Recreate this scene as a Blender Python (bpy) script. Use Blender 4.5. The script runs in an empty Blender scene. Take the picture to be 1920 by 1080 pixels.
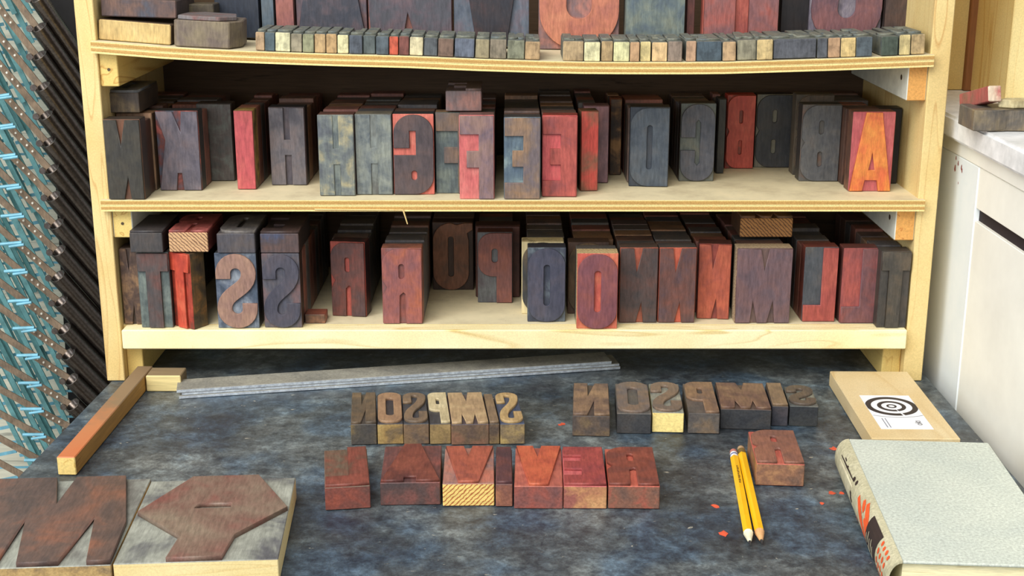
import bpy, bmesh, math, random
from mathutils import Vector, Matrix

random.seed(7)
SC = bpy.context.scene
COL = SC.collection

# ------------------------------------------------------------------ camera, world, lights, exposure
CAM_Y, CAM_Z, PITCH, FPX = -1.346, 0.49, math.radians(16.0), 2500.0
cam_data = bpy.data.cameras.new('camera')
cam_data.sensor_width = 36.0
cam_data.lens = FPX / 1920.0 * 36.0
cam_data.clip_start = 0.02
cam = bpy.data.objects.new('camera', cam_data)
COL.objects.link(cam)
cam.location = (0, CAM_Y, CAM_Z)
cam.rotation_euler = (math.pi / 2 - PITCH, 0, 0)
SC.camera = cam

SC.view_settings.view_transform = 'Standard'
SC.view_settings.look = 'None'
SC.view_settings.gamma = 1.0
SC.view_settings.use_curve_mapping = False
SC.view_settings.exposure = 0.0

world = bpy.data.worlds.new('world')
SC.world = world
world.use_nodes = True
world.node_tree.nodes['Background'].inputs[0].default_value = (0.93, 0.96, 1.0, 1)
world.node_tree.nodes['Background'].inputs[1].default_value = 0.46

def area(name, loc, target, size, power, color):
    l = bpy.data.lights.new(name, 'AREA')
    l.shape = 'RECTANGLE'
    l.size, l.size_y = size
    l.energy = power
    l.color = color
    o = bpy.data.objects.new(name, l)
    COL.objects.link(o)
    o.location = loc
    o.rotation_euler = (Vector(target) - Vector(loc)).to_track_quat('-Z', 'Y').to_euler()
    return o

area('daylight_opening', (-0.9, -1.75, 2.15), (0.05, -0.1, 0.1), (2.2, 1.6), 88, (1.0, 0.97, 0.90))
area('daylight_front', (-0.8, -2.9, 0.9), (0.05, 0.0, 0.2), (2.0, 1.1), 14, (1.0, 0.97, 0.92))
area('cabinet_fill_light', (-1.9, -1.5, 0.9), (0.46, -0.2, 0.15), (1.2, 1.2), 22, (0.88, 0.95, 1.0))  # fill light added to brighten the cabinet's left-facing side

# ------------------------------------------------------------------ measuring helpers
CP, SP = math.cos(PITCH), math.sin(PITCH)
def ray(px, py):
    x = (px - 960) / FPX
    y = (540 - py) / FPX
    return Vector((x, CP + y * SP, -SP + y * CP))
CAMP = Vector((0, CAM_Y, CAM_Z))
def at_z(px, py, z=0.0):
    d = ray(px, py)
    return CAMP + d * ((z - CAM_Z) / d.z)
def at_y(px, py, y=0.0):
    d = ray(px, py)
    return CAMP + d * ((y - CAM_Y) / d.y)
def at_x(px, py, x):
    d = ray(px, py)
    return CAMP + d * (x / d.x)

# ------------------------------------------------------------------ materials
def lin(c):
    c = c / 255.0
    return c / 12.92 if c <= 0.04045 else ((c + 0.055) / 1.055) ** 2.4
def rgb(c, k=1.0):
    return (lin(c[0]) * k, lin(c[1]) * k, lin(c[2]) * k, 1)
MATS = {}

def new_mat(name):
    m = bpy.data.materials.new(name)
    m.use_nodes = True
    nt = m.node_tree
    b = nt.nodes['Principled BSDF']
    return m, nt, b

def coords(nt, scale=(1, 1, 1)):
    tc = nt.nodes.new('ShaderNodeTexCoord')
    oi = nt.nodes.new('ShaderNodeObjectInfo')
    mul = nt.nodes.new('ShaderNodeMath'); mul.operation = 'MULTIPLY'; mul.inputs[1].default_value = 37.0
    nt.links.new(oi.outputs['Random'], mul.inputs[0])
    add = nt.nodes.new('ShaderNodeVectorMath'); add.operation = 'ADD'
    nt.links.new(tc.outputs['Object'], add.inputs[0])
    nt.links.new(mul.outputs[0], add.inputs[1])
    mp = nt.nodes.new('ShaderNodeMapping')
    mp.inputs['Scale'].default_value = scale
    nt.links.new(add.outputs[0], mp.inputs[0])
    return mp.outputs[0], tc

def noise(nt, vec, scale, detail=5, rough=0.6, dist=0.0):
    n = nt.nodes.new('ShaderNodeTexNoise')
    n.inputs['Scale'].default_value = scale
    n.inputs['Detail'].default_value = detail
    n.inputs['Roughness'].default_value = rough
    n.inputs['Distortion'].default_value = dist
    nt.links.new(vec, n.inputs['Vector'])
    return n.outputs[0]

def ramp(nt, fac, stops):
    r = nt.nodes.new('ShaderNodeValToRGB')
    while len(r.color_ramp.elements) < len(stops):
        r.color_ramp.elements.new(0.5)
    for e, (p, c) in zip(r.color_ramp.elements, stops):
        e.position = p
        e.color = c
    nt.links.new(fac, r.inputs[0])
    return r.outputs[0]

def mix(nt, fac, a, b, mode='MIX'):
    m = nt.nodes.new('ShaderNodeMix')
    m.data_type = 'RGBA'
    m.blend_type = mode
    for s, v in ((0, fac), (6, a), (7, b)):
        if isinstance(v, (int, float)):
            m.inputs[s].default_value = v
        elif isinstance(v, tuple):
            m.inputs[s].default_value = v
        else:
            nt.links.new(v, m.inputs[s])
    return m.outputs[2]

def bump(nt, b, h, strength=0.2, dist=0.001):
    n = nt.nodes.new('ShaderNodeBump')
    n.inputs['Strength'].default_value = strength
    n.inputs['Distance'].default_value = dist
    nt.links.new(h, n.inputs['Height'])
    nt.links.new(n.outputs[0], b.inputs['Normal'])

def sh(c, k):
    return tuple(max(0, min(255, v * k)) for v in c)

def inky(c1, c2=None, c3=None, rough=0.45, scale=45, contrast=1.0):
    """ink-stained old wood: two or three colours in soft blotches, fine grain on top"""
    c2 = c2 or (c1[0] * .84 + 2, c1[1] * .86 + 2, c1[2] * .88 + 4)
    c3 = c3 or (c1[0] * 1.12, c1[1] * 1.05, c1[2] * 1.0)
    def soft(c, k=.84):
        g = (c[0] * .4 + c[1] * .4 + c[2] * .2)
        return tuple(round((g + (v - g) * k) * .95, 1) for v in c)
    c1, c2, c3 = soft(c1), soft(c2), soft(c3)
    key = ('inky', c1, c2, c3, rough, scale)
    if key in MATS:
        return MATS[key]
    m, nt, b = new_mat('inked_wood')
    v, tc = coords(nt)
    n1 = noise(nt, v, scale, 4, .6, .4)
    base = ramp(nt, n1, [(.36, rgb(c2)), (.50, rgb(c1)), (.66, rgb(c3))])
    v2, _ = coords(nt, (1, 1, .18))
    n2 = noise(nt, v2, 420, 4, .7)
    g = ramp(nt, n2, [(.25, (.62, .62, .62, 1)), (.75, (1.25, 1.25, 1.25, 1))])
    col = mix(nt, 1.0, base, g, 'MULTIPLY')
    n3 = noise(nt, v, 150, 6, .8)
    spot = ramp(nt, n3, [(.66, (0, 0, 0, 1)), (.74, (1, 1, 1, 1))])
    mm = nt.nodes.new('ShaderNodeMath'); mm.operation = 'MULTIPLY'; mm.inputs[1].default_value = .35
    nt.links.new(spot, mm.inputs[0])
    col = mix(nt, mm.outputs[0], col, rgb(sh(c1, .55)))
    nt.links.new(col, b.inputs['Base Color'])
    b.inputs['Roughness'].default_value = rough
    b.inputs['Specular IOR Level'].default_value = .35
    bump(nt, b, n2, .25, .0004)
    MATS[key] = m
    return m

def bare(c1, c2=None, axis=2, rough=.6, rings=False, fine=260.0, k=.5):
    """bare timber with grain running along one axis; rings=True gives end grain stripes"""
    key = ('bare', c1, c2, axis, rough, rings, fine)
    if key in MATS:
        return MATS[key]
    c2 = c2 or sh(c1, .72)
    m, nt, b = new_mat('bare_timber')
    s = [1, 1, 1]
    s[axis] = .06
    v, tc = coords(nt, tuple(s))
    n1 = noise(nt, v, fine * .28, 5, .65, 1.2)
    n2 = noise(nt, v, fine * 1.6, 4, .6)
    base = ramp(nt, n1, [(.38, rgb(c1)), (.60, rgb(c1)), (.66, rgb(c2)), (.72, rgb(c1))])
    if rings:
        w = nt.nodes.new('ShaderNodeTexWave')
        w.wave_type = 'BANDS'; w.bands_direction = 'DIAGONAL'
        w.inputs['Scale'].default_value = 150; w.inputs['Distortion'].default_value = 2.5
        w.inputs['Detail'].default_value = 2; w.inputs['Detail Scale'].default_value = 2
        v3, _ = coords(nt)
        nt.links.new(v3, w.inputs['Vector'])
        base = ramp(nt, w.outputs[1], [(.10, rgb(c2)), (.38, rgb(c1))])
    g = ramp(nt, n2, [(.3, (.80, .80, .80, 1)), (.7, (1.12, 1.12, 1.12, 1))])
    col = mix(nt, 1.0, base, g, 'MULTIPLY')
    nt.links.new(col, b.inputs['Base Color'])
    b.inputs['Roughness'].default_value = rough
    b.inputs['Specular IOR Level'].default_value = .3
    bump(nt, b, n2, .15, .0004)
    MATS[key] = m
    return m

def plain(name, c, rough=.5, metal=0.0, mott=.12, scale=60):
    key = ('plain', name, c, rough, metal)
    if key in MATS:
        return MATS[key]
    m, nt, b = new_mat(name)
    v, tc = coords(nt)
    n = noise(nt, v, scale, 5, .65)
    col = ramp(nt, n, [(.3, rgb(sh(c, 1 - mott))), (.7, rgb(sh(c, 1 + mott)))])
    nt.links.new(col, b.inputs['Base Color'])
    b.inputs['Roughness'].default_value = rough
    b.inputs['Metallic'].default_value = metal
    MATS[key] = m
    return m

def pine(c1=(230, 207, 148), c2=(196, 146, 84), axis=2, scale=26):
    key = ('pine', c1, c2, axis, scale)
    if key in MATS:
        return MATS[key]
    m, nt, b = new_mat('pine_board')
    s = [1, 1, 1]; s[axis] = .10
    v, tc = coords(nt, tuple(s))
    n0 = noise(nt, v, scale, 2, .5, .6)
    mul = nt.nodes.new('ShaderNodeMath'); mul.operation = 'MULTIPLY'; mul.inputs[1].default_value = 7.0
    nt.links.new(n0, mul.inputs[0])
    fr = nt.nodes.new('ShaderNodeMath'); fr.operation = 'FRACT'
    nt.links.new(mul.outputs[0], fr.inputs[0])
    line = ramp(nt, fr.outputs[0], [(.0, (0, 0, 0, 1)), (.80, (.12, .12, .12, 1)), (.93, (1, 1, 1, 1)), (1.0, (0, 0, 0, 1))])
    n1 = noise(nt, v, 9, 3, .6)
    fade = ramp(nt, n1, [(.42, (.12, .12, .12, 1)), (.60, (.8, .8, .8, 1))])
    f = mix(nt, 1.0, line, fade, 'MULTIPLY')
    rb = nt.nodes.new('ShaderNodeRGBToBW'); nt.links.new(f, rb.inputs[0])
    base = mix(nt, rb.outputs[0], rgb(c1), rgb(c2))
    v2, _ = coords(nt)
    n2 = noise(nt, v2, 700, 4, .7)
    g = ramp(nt, n2, [(.3, (.86, .86, .84, 1)), (.7, (1.08, 1.08, 1.08, 1))])
    n4 = noise(nt, v2, 14, 3, .5)
    t = ramp(nt, n4, [(.35, (1, 1, 1, 1)), (.7, (.93, .86, .74, 1))])
    col = mix(nt, 1.0, mix(nt, 1.0, base, g, 'MULTIPLY'), t, 'MULTIPLY')
    nt.links.new(col, b.inputs['Base Color'])
    b.inputs['Roughness'].default_value = .6
    b.inputs['Specular IOR Level'].default_value = .25
    MATS[key] = m
    return m

def plywood_edge():
    m, nt, b = new_mat('plywood')
    tc = nt.nodes.new('ShaderNodeTexCoord')
    sep = nt.nodes.new('ShaderNodeSeparateXYZ')
    uv = nt.nodes.new('ShaderNodeUVMap'); uv.uv_map = 'ply'
    nt.links.new(uv.outputs[0], sep.inputs[0])
    light, dark = rgb((244, 222, 156)), rgb((186, 146, 88))
    vd = rgb((84, 56, 30))
    layers = ramp(nt, sep.outputs[1], [(0, light), (.14, light), (.17, dark), (.42, rgb((206, 168, 106))), (.45, light), (.56, light), (.585, vd), (.61, light), (.66, dark), (.90, rgb((198, 160, 98))), (.94, light), (1.0, light)])
    v, _ = coords(nt)
    n = noise(nt, v, 900, 4, .8)
    g = ramp(nt, n, [(.32, (.72, .68, .6, 1)), (.62, (1.1, 1.1, 1.1, 1))])
    edge = mix(nt, 1.0, layers, g, 'MULTIPLY')
    # top: dusty worn surface
    n2 = noise(nt, v, 22, 6, .65)
    top = ramp(nt, n2, [(.3, rgb((198, 184, 152))), (.5, rgb((220, 208, 174))), (.7, rgb((232, 218, 182)))])
    n3 = noise(nt, v, 260, 4, .8)
    sp = ramp(nt, n3, [(.62, (1, 1, 1, 1)), (.75, (.72, .68, .62, 1))])
    top = mix(nt, 1.0, top, sp, 'MULTIPLY')
    geo = nt.nodes.new('ShaderNodeNewGeometry')
    s2 = nt.nodes.new('ShaderNodeSeparateXYZ'); nt.links.new(geo.outputs['Normal'], s2.inputs[0])
    gt = nt.nodes.new('ShaderNodeMath'); gt.operation = 'GREATER_THAN'; gt.inputs[1].default_value = .6
    nt.links.new(s2.outputs[2], gt.inputs[0])
    col = mix(nt, gt.outputs[0], edge, top)
    nt.links.new(col, b.inputs['Base Color'])
    b.inputs['Roughness'].default_value = .75
    b.inputs['Specular IOR Level'].default_value = .2
    return m

def stone_mat():
    m, nt, b = new_mat('ink_stained_table_top')
    tc = nt.nodes.new('ShaderNodeTexCoord')
    v = tc.outputs['Object']
    n1 = noise(nt, v, 9, 7, .72, .3)
    base = ramp(nt, n1, [(.32, rgb((44, 48, 56))), (.46, rgb((62, 70, 76))), (.56, rgb((84, 92, 96))), (.70, rgb((118, 128, 130)))])
    n2 = noise(nt, v, 60, 9, .85, .2)
    mot = ramp(nt, n2, [(.38, (.36, .38, .44, 1)), (.50, (1, 1, 1, 1)), (.62, (1.9, 1.95, 1.95, 1))])
    col = mix(nt, 1.0, base, mot, 'MULTIPLY')
    n3 = noise(nt, v, 17, 3, .5)
    tint = ramp(nt, n3, [(.33, (1.10, 1.0, .92, 1)), (.5, (1, 1, 1, 1)), (.62, (.80, .98, 1.20, 1))])
    col = mix(nt, 1.0, col, tint, 'MULTIPLY')
    # pale chips and scratches
    mp = nt.nodes.new('ShaderNodeMapping'); mp.inputs['Scale'].default_value = (1, 1.9, 1)
    nt.links.new(v, mp.inputs[0])
    n4 = noise(nt, mp.outputs[0], 85, 4, .6, .3)
    chips = ramp(nt, n4, [(.68, (0, 0, 0, 1)), (.72, (1, 1, 1, 1))])
    rb = nt.nodes.new('ShaderNodeRGBToBW'); nt.links.new(chips, rb.inputs[0])
    col = mix(nt, rb.outputs[0], col, rgb((168, 164, 150)))
    # red ink spots
    n5 = noise(nt, v, 27, 2, .4)
    red = ramp(nt, n5, [(.85, (0, 0, 0, 1)), (.86, (1, 1, 1, 1))])
    rb2 = nt.nodes.new('ShaderNodeRGBToBW'); nt.links.new(red, rb2.inputs[0])
    col = mix(nt, rb2.outputs[0], col, rgb((206, 84, 56)))
    nt.links.new(col, b.inputs['Base Color'])
    b.inputs['Roughness'].default_value = .42
    b.inputs['Specular IOR Level'].default_value = .5
    bump(nt, b, n2, .25, .001)
    return m

# ------------------------------------------------------------------ mesh helpers
def link(name, me, mat=None, parent=None, loc=None, rot=None):
    if mat is not None and not me.materials:
        me.materials.append(mat)
    o = bpy.data.objects.new(name, me)
    COL.objects.link(o)
    if parent:
        o.parent = parent
    if loc is not None:
        o.location = loc
    if rot is not None:
        o.rotation_euler = rot
    return o

def bm_mesh(bm, name='mesh', smooth=False):
    me = bpy.data.meshes.new(name)
    bmesh.ops.recalc_face_normals(bm, faces=bm.faces)
    bm.to_mesh(me)
    bm.free()
    if smooth:
        for p in me.polygons:
            p.use_smooth = True
    return me

def add_box(bm, lo, hi, bev=0.0, segs=1):
    sub = bmesh.new()
    x0, y0, z0 = lo; x1, y1, z1 = hi
    vs = [sub.verts.new(p) for p in ((x0, y0, z0), (x1, y0, z0), (x1, y1, z0), (x0, y1, z0), (x0, y0, z1), (x1, y0, z1), (x1, y1, z1), (x0, y1, z1))]
    for f in ((0, 3, 2, 1), (4, 5, 6, 7), (0, 1, 5, 4), (1, 2, 6, 5), (2, 3, 7, 6), (3, 0, 4, 7)):
        sub.faces.new([vs[i] for i in f])
    if bev:
        bmesh.ops.bevel(sub, geom=list(sub.edges), offset=bev, segments=segs, affect='EDGES')
    tmp = bpy.data.meshes.new('t'); sub.to_mesh(tmp); sub.free()
    bm.from_mesh(tmp); bpy.data.meshes.remove(tmp)

def box_mesh(lo, hi, bev=0.0, segs=1):
    bm = bmesh.new(); add_box(bm, lo, hi, bev, segs)
    return bm_mesh(bm)

def prism_mesh(pts, z0, z1, bev=0.0):
    """polygon in xy extruded from z0 to z1"""
    bm = bmesh.new()
    a = [bm.verts.new((x, y, z0)) for x, y in pts]
    c = [bm.verts.new((x, y, z1)) for x, y in pts]
    bm.faces.new(a[::-1]); bm.faces.new(c)
    n = len(pts)
    for i in range(n):
        bm.faces.new((a[i], a[(i + 1) % n], c[(i + 1) % n], c[i]))
    if bev:
        bmesh.ops.bevel(bm, geom=list(bm.edges), offset=bev, segments=1, affect='EDGES')
    return bm_mesh(bm)

def add_tube(bm, p0, p1, r0, r1=None, n=12, caps=True):
    r1 = r0 if r1 is None else r1
    p0, p1 = Vector(p0), Vector(p1)
    d = (p1 - p0).normalized()
    u = d.orthogonal().normalized(); w = d.cross(u)
    A, B = [], []
    for i in range(n):
        t = 2 * math.pi * i / n
        e = u * math.cos(t) + w * math.sin(t)
        A.append(bm.verts.new(p0 + e * r0)); B.append(bm.verts.new(p1 + e * r1))
    for i in range(n):
        bm.faces.new((A[i], A[(i + 1) % n], B[(i + 1) % n], B[i]))
    if caps:
        bm.faces.new(A[::-1]); bm.faces.new(B)

def add_strip(bm, p0, p1, width, thick, up=Vector((0, -1, 0))):
    """flat bar from p0 to p1, wide across, thin along 'up'"""
    p0, p1 = Vector(p0), Vector(p1)
    d = (p1 - p0).normalized()
    s = d.cross(up).normalized() * width / 2
    t = up.normalized() * thick / 2
    v = []
    for p in (p0, p1):
        for a, b in ((-1, -1), (1, -1), (1, 1), (-1, 1)):
            v.append(bm.verts.new(p + s * a + t * b))
    for f in ((0, 1, 2, 3), (7, 6, 5, 4), (0, 4, 5, 1), (1, 5, 6, 2), (2, 6, 7, 3), (3, 7, 4, 0)):
        bm.faces.new([v[i] for i in f])

def thing(name, label, cat, loc=(0, 0, 0), rot=(0, 0, 0), group=None):
    o = bpy.data.objects.new(name, None)
    o.empty_display_size = .02
    COL.objects.link(o)
    o.location = loc; o.rotation_euler = rot
    o['label'] = label; o['category'] = cat
    if group:
        o['group'] = group
    return o

def tag(o, label, cat, group=None):
    o['label'] = label; o['category'] = cat
    if group:
        o['group'] = group
    return o

# ------------------------------------------------------------------ letter outlines (unit box, read the right way round; mirrored when cut)
def arc(cx, cy, rx, ry, a0, a1, n=9):
    return [(cx + rx * math.cos(math.radians(a0 + (a1 - a0) * i / n)), cy + ry * math.sin(math.radians(a0 + (a1 - a0) * i / n))) for i in range(n + 1)]

def RR(x0, y0, x1, y1, k, bl=0, br=0, tr=0, tl=0):
    """box with rounded corners; radii in units of x, k = width/height"""
    p = []
    for (cx, cy, r, a) in ((x0, y0, bl, 180), (x1, y0, br, 270), (x1, y1, tr, 0), (x0, y1, tl, 90)):
        if r <= 0:
            p.append((cx, cy)); continue
        ox = cx + (r if cx == x0 else -r); oy = cy + (r * k if cy == y0 else -r * k)
        p += arc(ox, oy, r, r * k, a, a + 90)
    return p

def slot(x0, y0, x1, y1, k):
    r = (x1 - x0) / 2 * .98
    return RR(x0, y0, x1, y1, k, r, r, r, r)

def glyph(ch, k):
    r = .47
    if ch == 'O':
        return [RR(0, 0, 1, 1, k, r, r, r, r), slot(.41, .22, .58, .78, k)]
    if ch == 'o':
        return [RR(0, 0, 1, 1, k, r, r, r, r), slot(.34, .2, .66, .8, k)]
    if ch == 'Q':
        body = RR(.02, 0, 1, 1, k, 0, r, r, 0)
        o = [(.88, .17), (1.0, .12), (1.0, .0), (.86, .0)]
        lp = arc(.45, 1 - .45 * k, .45, .45 * k, 90, 180) + arc(.45, .45 * k, .45, .45 * k, 180, 270)
        lp += [(.60, .03), (.80, .0), (1.0, .0), (1.0, .10), (.86, .15), (.90, .26)]
        lp += arc(.45, 1 - .45 * k, .45, .45 * k, 0, 90)
        return [lp, slot(.38, .2, .52, .8, k)]
    if ch == 'D':
        return [RR(0, 0, 1, 1, k, 0, r, r, 0), slot(.43, .22, .57, .78, k)]
    if ch == 'B':
        p = [(0, 0)] + arc(1 - .4, .4 * k, .4, .4 * k, 270, 360) + [(1, .43), (.92, .51), (1, .57)] + arc(1 - .4, 1 - .4 * k, .4, .4 * k, 0, 90) + [(0, 1)]
        return [p, slot(.44, .19, .57, .39, k), slot(.44, .62, .57, .80, k)]
    if ch == 'R':
        p = [(0, 0), (.42, 0), (.42, .40), (.47, .42), (.56, .38), (.58, .0), (1, 0), (1, .38), (.88, .49), (1, .58)] + arc(1 - .42, 1 - .42 * k, .42, .42 * k, 0, 90) + [(0, 1)]
        return [p, slot(.44, .60, .58, .80, k)]
    if ch == 'P':
        p = [(0, 0), (.46, 0), (.46, .38)] + arc(.58, .38 + .42 * k, .42, .42 * k, 270, 360) + arc(.58, 1 - .42 * k, .42, .42 * k, 0, 90) + [(0, 1)]
        return [p, slot(.42, .58, .60, .78, k)]
    if ch == 'C':
        p = arc(1 - r, 1 - r * k, r, r * k, 0, 90) + arc(r, 1 - r * k, r, r * k, 90, 180) + arc(r, r * k, r, r * k, 180, 270) + arc(1 - r, r * k, r, r * k, 270, 360)
        p += [(1, .40), (.57, .40), (.57, .24), (.50, .20), (.43, .24), (.43, .76), (.50, .80), (.57, .76), (.57, .57), (1, .57)]
        return [p]
    if ch == 'G':
        p = arc(1 - r, 1 - r * k, r, r * k, 0, 90) + arc(r, 1 - r * k, r, r * k, 90, 180) + arc(r, r * k, r, r * k, 180, 270) + [(1, 0), (1, .495), (.44, .495), (.44, .80), (.60, .80), (.60, .585), (1, .585)]
        return [p, slot(.42, .18, .56, .30, k)]
    if ch == 'E':
        return [[(0, 0), (1, 0), (1, .20), (.47, .20), (.47, .40), (.78, .40), (.78, .60), (.47, .60), (.47, .78), (1, .78), (1, 1), (0, 1)]]
    if ch == 'e':
        return [[(0, 0), (1, 0), (1, .22), (.56, .22), (.56, .39), (.98, .40), (.98, .60), (.56, .60), (.56, .76), (1, .76), (1, 1), (0, 1)]]
    if ch == 'F':
        return [[(0, 0), (.44, 0), (.44, .38), (.80, .38), (.80, .58), (.44, .58), (.44, .78), (1, .78), (1, 1), (0, 1)]]
    if ch == 'H':
        return [[(0, 0), (.40, 0), (.40, .39), (.58, .39), (.58, 0), (1, 0), (1, 1), (.59, 1), (.59, .59), (.42, .59), (.42, 1), (0, 1)]]
    if ch == 'I':
        return [[(0, 0), (1, 0), (1, 1), (0, 1)]]
    if ch == 'K':
        return [[(0, 0), (.42, 0), (.45, .22), (.55, .22), (.60, 0), (1, 0), (.80, .64), (1, 1), (.60, 1), (.42, .73), (.38, 1), (0, 1)]]
    if ch == 'L':
        return [[(0, 0), (1, 0), (1, .22), (.46, .22), (.46, 1), (0, 1)]]
    if ch == 'M':
        return [[(0, 0), (.28, 0), (.32, .30), (.42, 0), (.60, 0), (.69, .30), (.73, 0), (1, 0), (1, 1), (.58, 1), (.50, .70), (.42, 1), (0, 1)]]
    if ch == 'N':
        return [[(0, 0), (.36, 0), (.42, .28), (.56, 0), (1, 0), (1, 1), (.64, 1), (.56, .66), (.40, 1), (0, 1)]]
    if ch == 'n':
        return [[(0, 0), (.42, 0), (.42, .46), (.62, 0), (1, 0), (1, 1), (.60, 1), (.60, .56), (.40, 1), (0, 1)]]
    if ch == 'T':
        return [[(.26, 0), (.74, 0), (.74, .76), (1, .76), (1, 1), (0, 1), (0, .76), (.26, .76)]]
    if ch == 'V':
        return [[(.30, 0), (.70, 0), (1, 1), (.62, 1), (.52, .70), (.44, 1), (0, 1)]]
    if ch == 'A':
        return [[(0, 0), (.30, 0), (.35, .14), (.64, .14), (.69, 0), (1, 0), (.70, 1), (.32, 1)], [(.41, .27), (.50, .50), (.57, .27)]]
    if ch == 'a':
        return [[(0, 0), (.40, 0), (.40, .10), (.62, .10), (.62, 0), (1, 0), (.66, 1), (.36, 1)]]
    if ch == 'J':
        p = [(.40, .0)] + arc(.52, .45 * k, .48, .45 * k, 270, 360) + [(1, 1), (.52, 1), (.52, .30), (.40, .20), (.36, .44), (0, .44)] + arc(.42, .4 * k, .42, .4 * k, 180, 270)
        return [p]
    if ch == 'S':
        return [s_outline(k)]
    if ch == '^':   # broad foot with one pointed notch
        return [[(0, 0), (.42, 0), (.53, .22), (.60, 0), (.97, 0), (1, .3), (.90, 1), (0, 1)]]
    if ch == 'Y':   # octagonal chamfered display letter in the foreground
        return [[(.342, 0), (.684, 0), (.65, .24), (.99, .55), (.71, 1), (.25, 1), (0, .56), (.30, .24)], [(.38, .57), (.62, .57), (.60, .63), (.38, .63)]]
    if ch == 'W':   # the cut-off display M with slanted notches
        im = [(0, 0), (.414, 0), (.42, .50), (.52, 0), (.732, 0), (.80, .50), (.878, 0), (1, 0), (.99, .42), (.86, 1), (.57, 1), (.545, .66), (.455, 1), (0, 1)]
        return [[(1 - u, v) for u, v in im]]
    return [[(0, 0), (1, 0), (1, 1), (0, 1)]]

def s_outline(k):
    # centre line in units where width = 1 and height = 1/k
    H = 1.0 / k
    t = .37
    r = .5 - t / 2
    pts = [(1 - t / 2, H * .665), (1 - t / 2, H - .5)]
    for i in range(1, 12):
        a = math.radians(180 * i / 12)
        pts.append((.5 + r * math.cos(a), H - .5 + r * math.sin(a)))
    p0 = (t / 2, H - .5); p3 = (1 - t / 2, .5)
    d = (p0[1] - p3[1])
    for i in range(13):
        u = i / 12
        c = [(1 - u) ** 3, 3 * u * (1 - u) ** 2, 3 * u * u * (1 - u), u ** 3]
        q = [p0, (t / 2, p0[1] - d * .50), (1 - t / 2, p3[1] + d * .50), p3]
        pts.append((sum(c[j] * q[j][0] for j in range(4)), sum(c[j] * q[j][1] for j in range(4))))
    for i in range(1, 12):
        a = math.radians(-180 * i / 12)
        pts.append((.5 + r * math.cos(a), .5 + r * math.sin(a)))
    pts += [(t / 2, .5), (t / 2, H * .335)]
    L, Rr = [], []
    for i, p in enumerate(pts):
        a = pts[max(0, i - 1)]; b = pts[min(len(pts) - 1, i + 1)]
        dx, dy = b[0] - a[0], b[1] - a[1]
        n = math.hypot(dx, dy) or 1
        nx, ny = -dy / n, dx / n
        L.append((p[0] + nx * t / 2, p[1] + ny * t / 2)); Rr.append((p[0] - nx * t / 2, p[1] - ny * t / 2))
    lp = L + Rr[::-1]
    return [(min(1, max(0, x)), min(1, max(0, y / H))) for x, y in lp]

def letter_mesh(ch, w, h, relief, shear=0.0, flip=False, margin=.0006):
    """raised letter: front at y=0, back at y=relief; x centred, z from 0"""
    w2, h2 = w - 2 * margin, h - 2 * margin
    loops = glyph(ch, w2 / h2)
    cu = bpy.data.curves.new('c', 'CURVE')
    cu.dimensions = '2D'; cu.fill_mode = 'BOTH'
    bv = .00035
    cu.extrude = (relief + .0006) / 2 - bv
    cu.bevel_depth = bv; cu.offset = -bv; cu.bevel_resolution = 0
    for lp in loops:
        sp = cu.splines.new('POLY')
        sp.points.add(len(lp) - 1)
        sp.use_cyclic_u = True
        for i, (u, v) in enumerate(lp):
            if flip:
                u, v = 1 - u, 1 - v
            x = (1 - u) * w2 - w2 / 2            # mirrored, as printing type is
            z = v * h2 + margin
            sp.points[i].co = (x + shear * (z - h / 2), z, 0, 1)
    o = bpy.data.objects.new('c', cu)
    COL.objects.link(o)
    dg = bpy.context.evaluated_depsgraph_get()
    dg.update()
    me = bpy.data.meshes.new_from_object(o.evaluated_get(dg))
    bpy.data.objects.remove(o); bpy.data.curves.remove(cu)
    # curve plane xy -> xz, facing -y
    half = (relief + .0006) / 2
    for v in me.vertices:
        x, y, z = v.co
        v.co = (x, half - z, y)
    me.materials.clear()
    return me

TH = .0233          # type height
REL = .0026

def body_mesh(w, h, y0, y1, shear=0.0, bev=.0006):
    me = box_mesh((-w / 2, y0, 0), (w / 2, y1, h), bev)
    if shear:
        for v in me.vertices:
            v.co.x += shear * (v.co.z - h / 2)
    return me

GNAME = 'wood_type_letter'
def type_block(ch, w, h, loc, rot, face, recess, label, body=None, lying=False, shear=0.0, flip=False, relief=REL, depth=TH, name='wood_type_block', group=None, cat='letterpress type block'):
    """standing: face to -y; lying: face up, top of letter away"""
    rx = -math.pi / 2 if lying else 0
    t = thing(name, label, cat, loc, (0, 0, rot), group)
    e = t
    mb = recess if not isinstance(recess, tuple) else inky(recess)
    mf = face if not isinstance(face, tuple) else inky(face)
    b = link('body', body_mesh(w, h, relief, depth, shear), mb, e)
    f = link('raised_letter', letter_mesh(ch, w, h, relief, shear, flip), mf, e)
    if body is not None:      # bare end or side: a third material on the ends of the block
        mt = body if not isinstance(body, tuple) else inky(body)
        b.data.materials.append(mt)
        for p in b.data.polygons:
            n = p.normal
            if abs(n.y) < .5:
                p.material_index = 1
    if lying:
        for o in (b, f):
            o.rotation_euler = (rx, 0, 0)
            o.location = (0, 0, depth)
    return t

# ================================================================== THE SETTING
def struct(name, lo, hi, mat, bev=0):
    o = link(name, box_mesh(lo, hi, bev), mat)
    o['kind'] = 'structure'
    return o

m_floor = plain('grey_floor', (150, 150, 142), .8, 0, .1, 8)
struct('floor', (-2.2, -1.7, -.82), (2.2, 1.5, -.80), m_floor)
struct('wall_back', (-2.2, 1.42, -.80), (2.2, 1.5, 1.0), bare((196, 192, 172), (160, 156, 138), 0, .8, False, 60))

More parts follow.
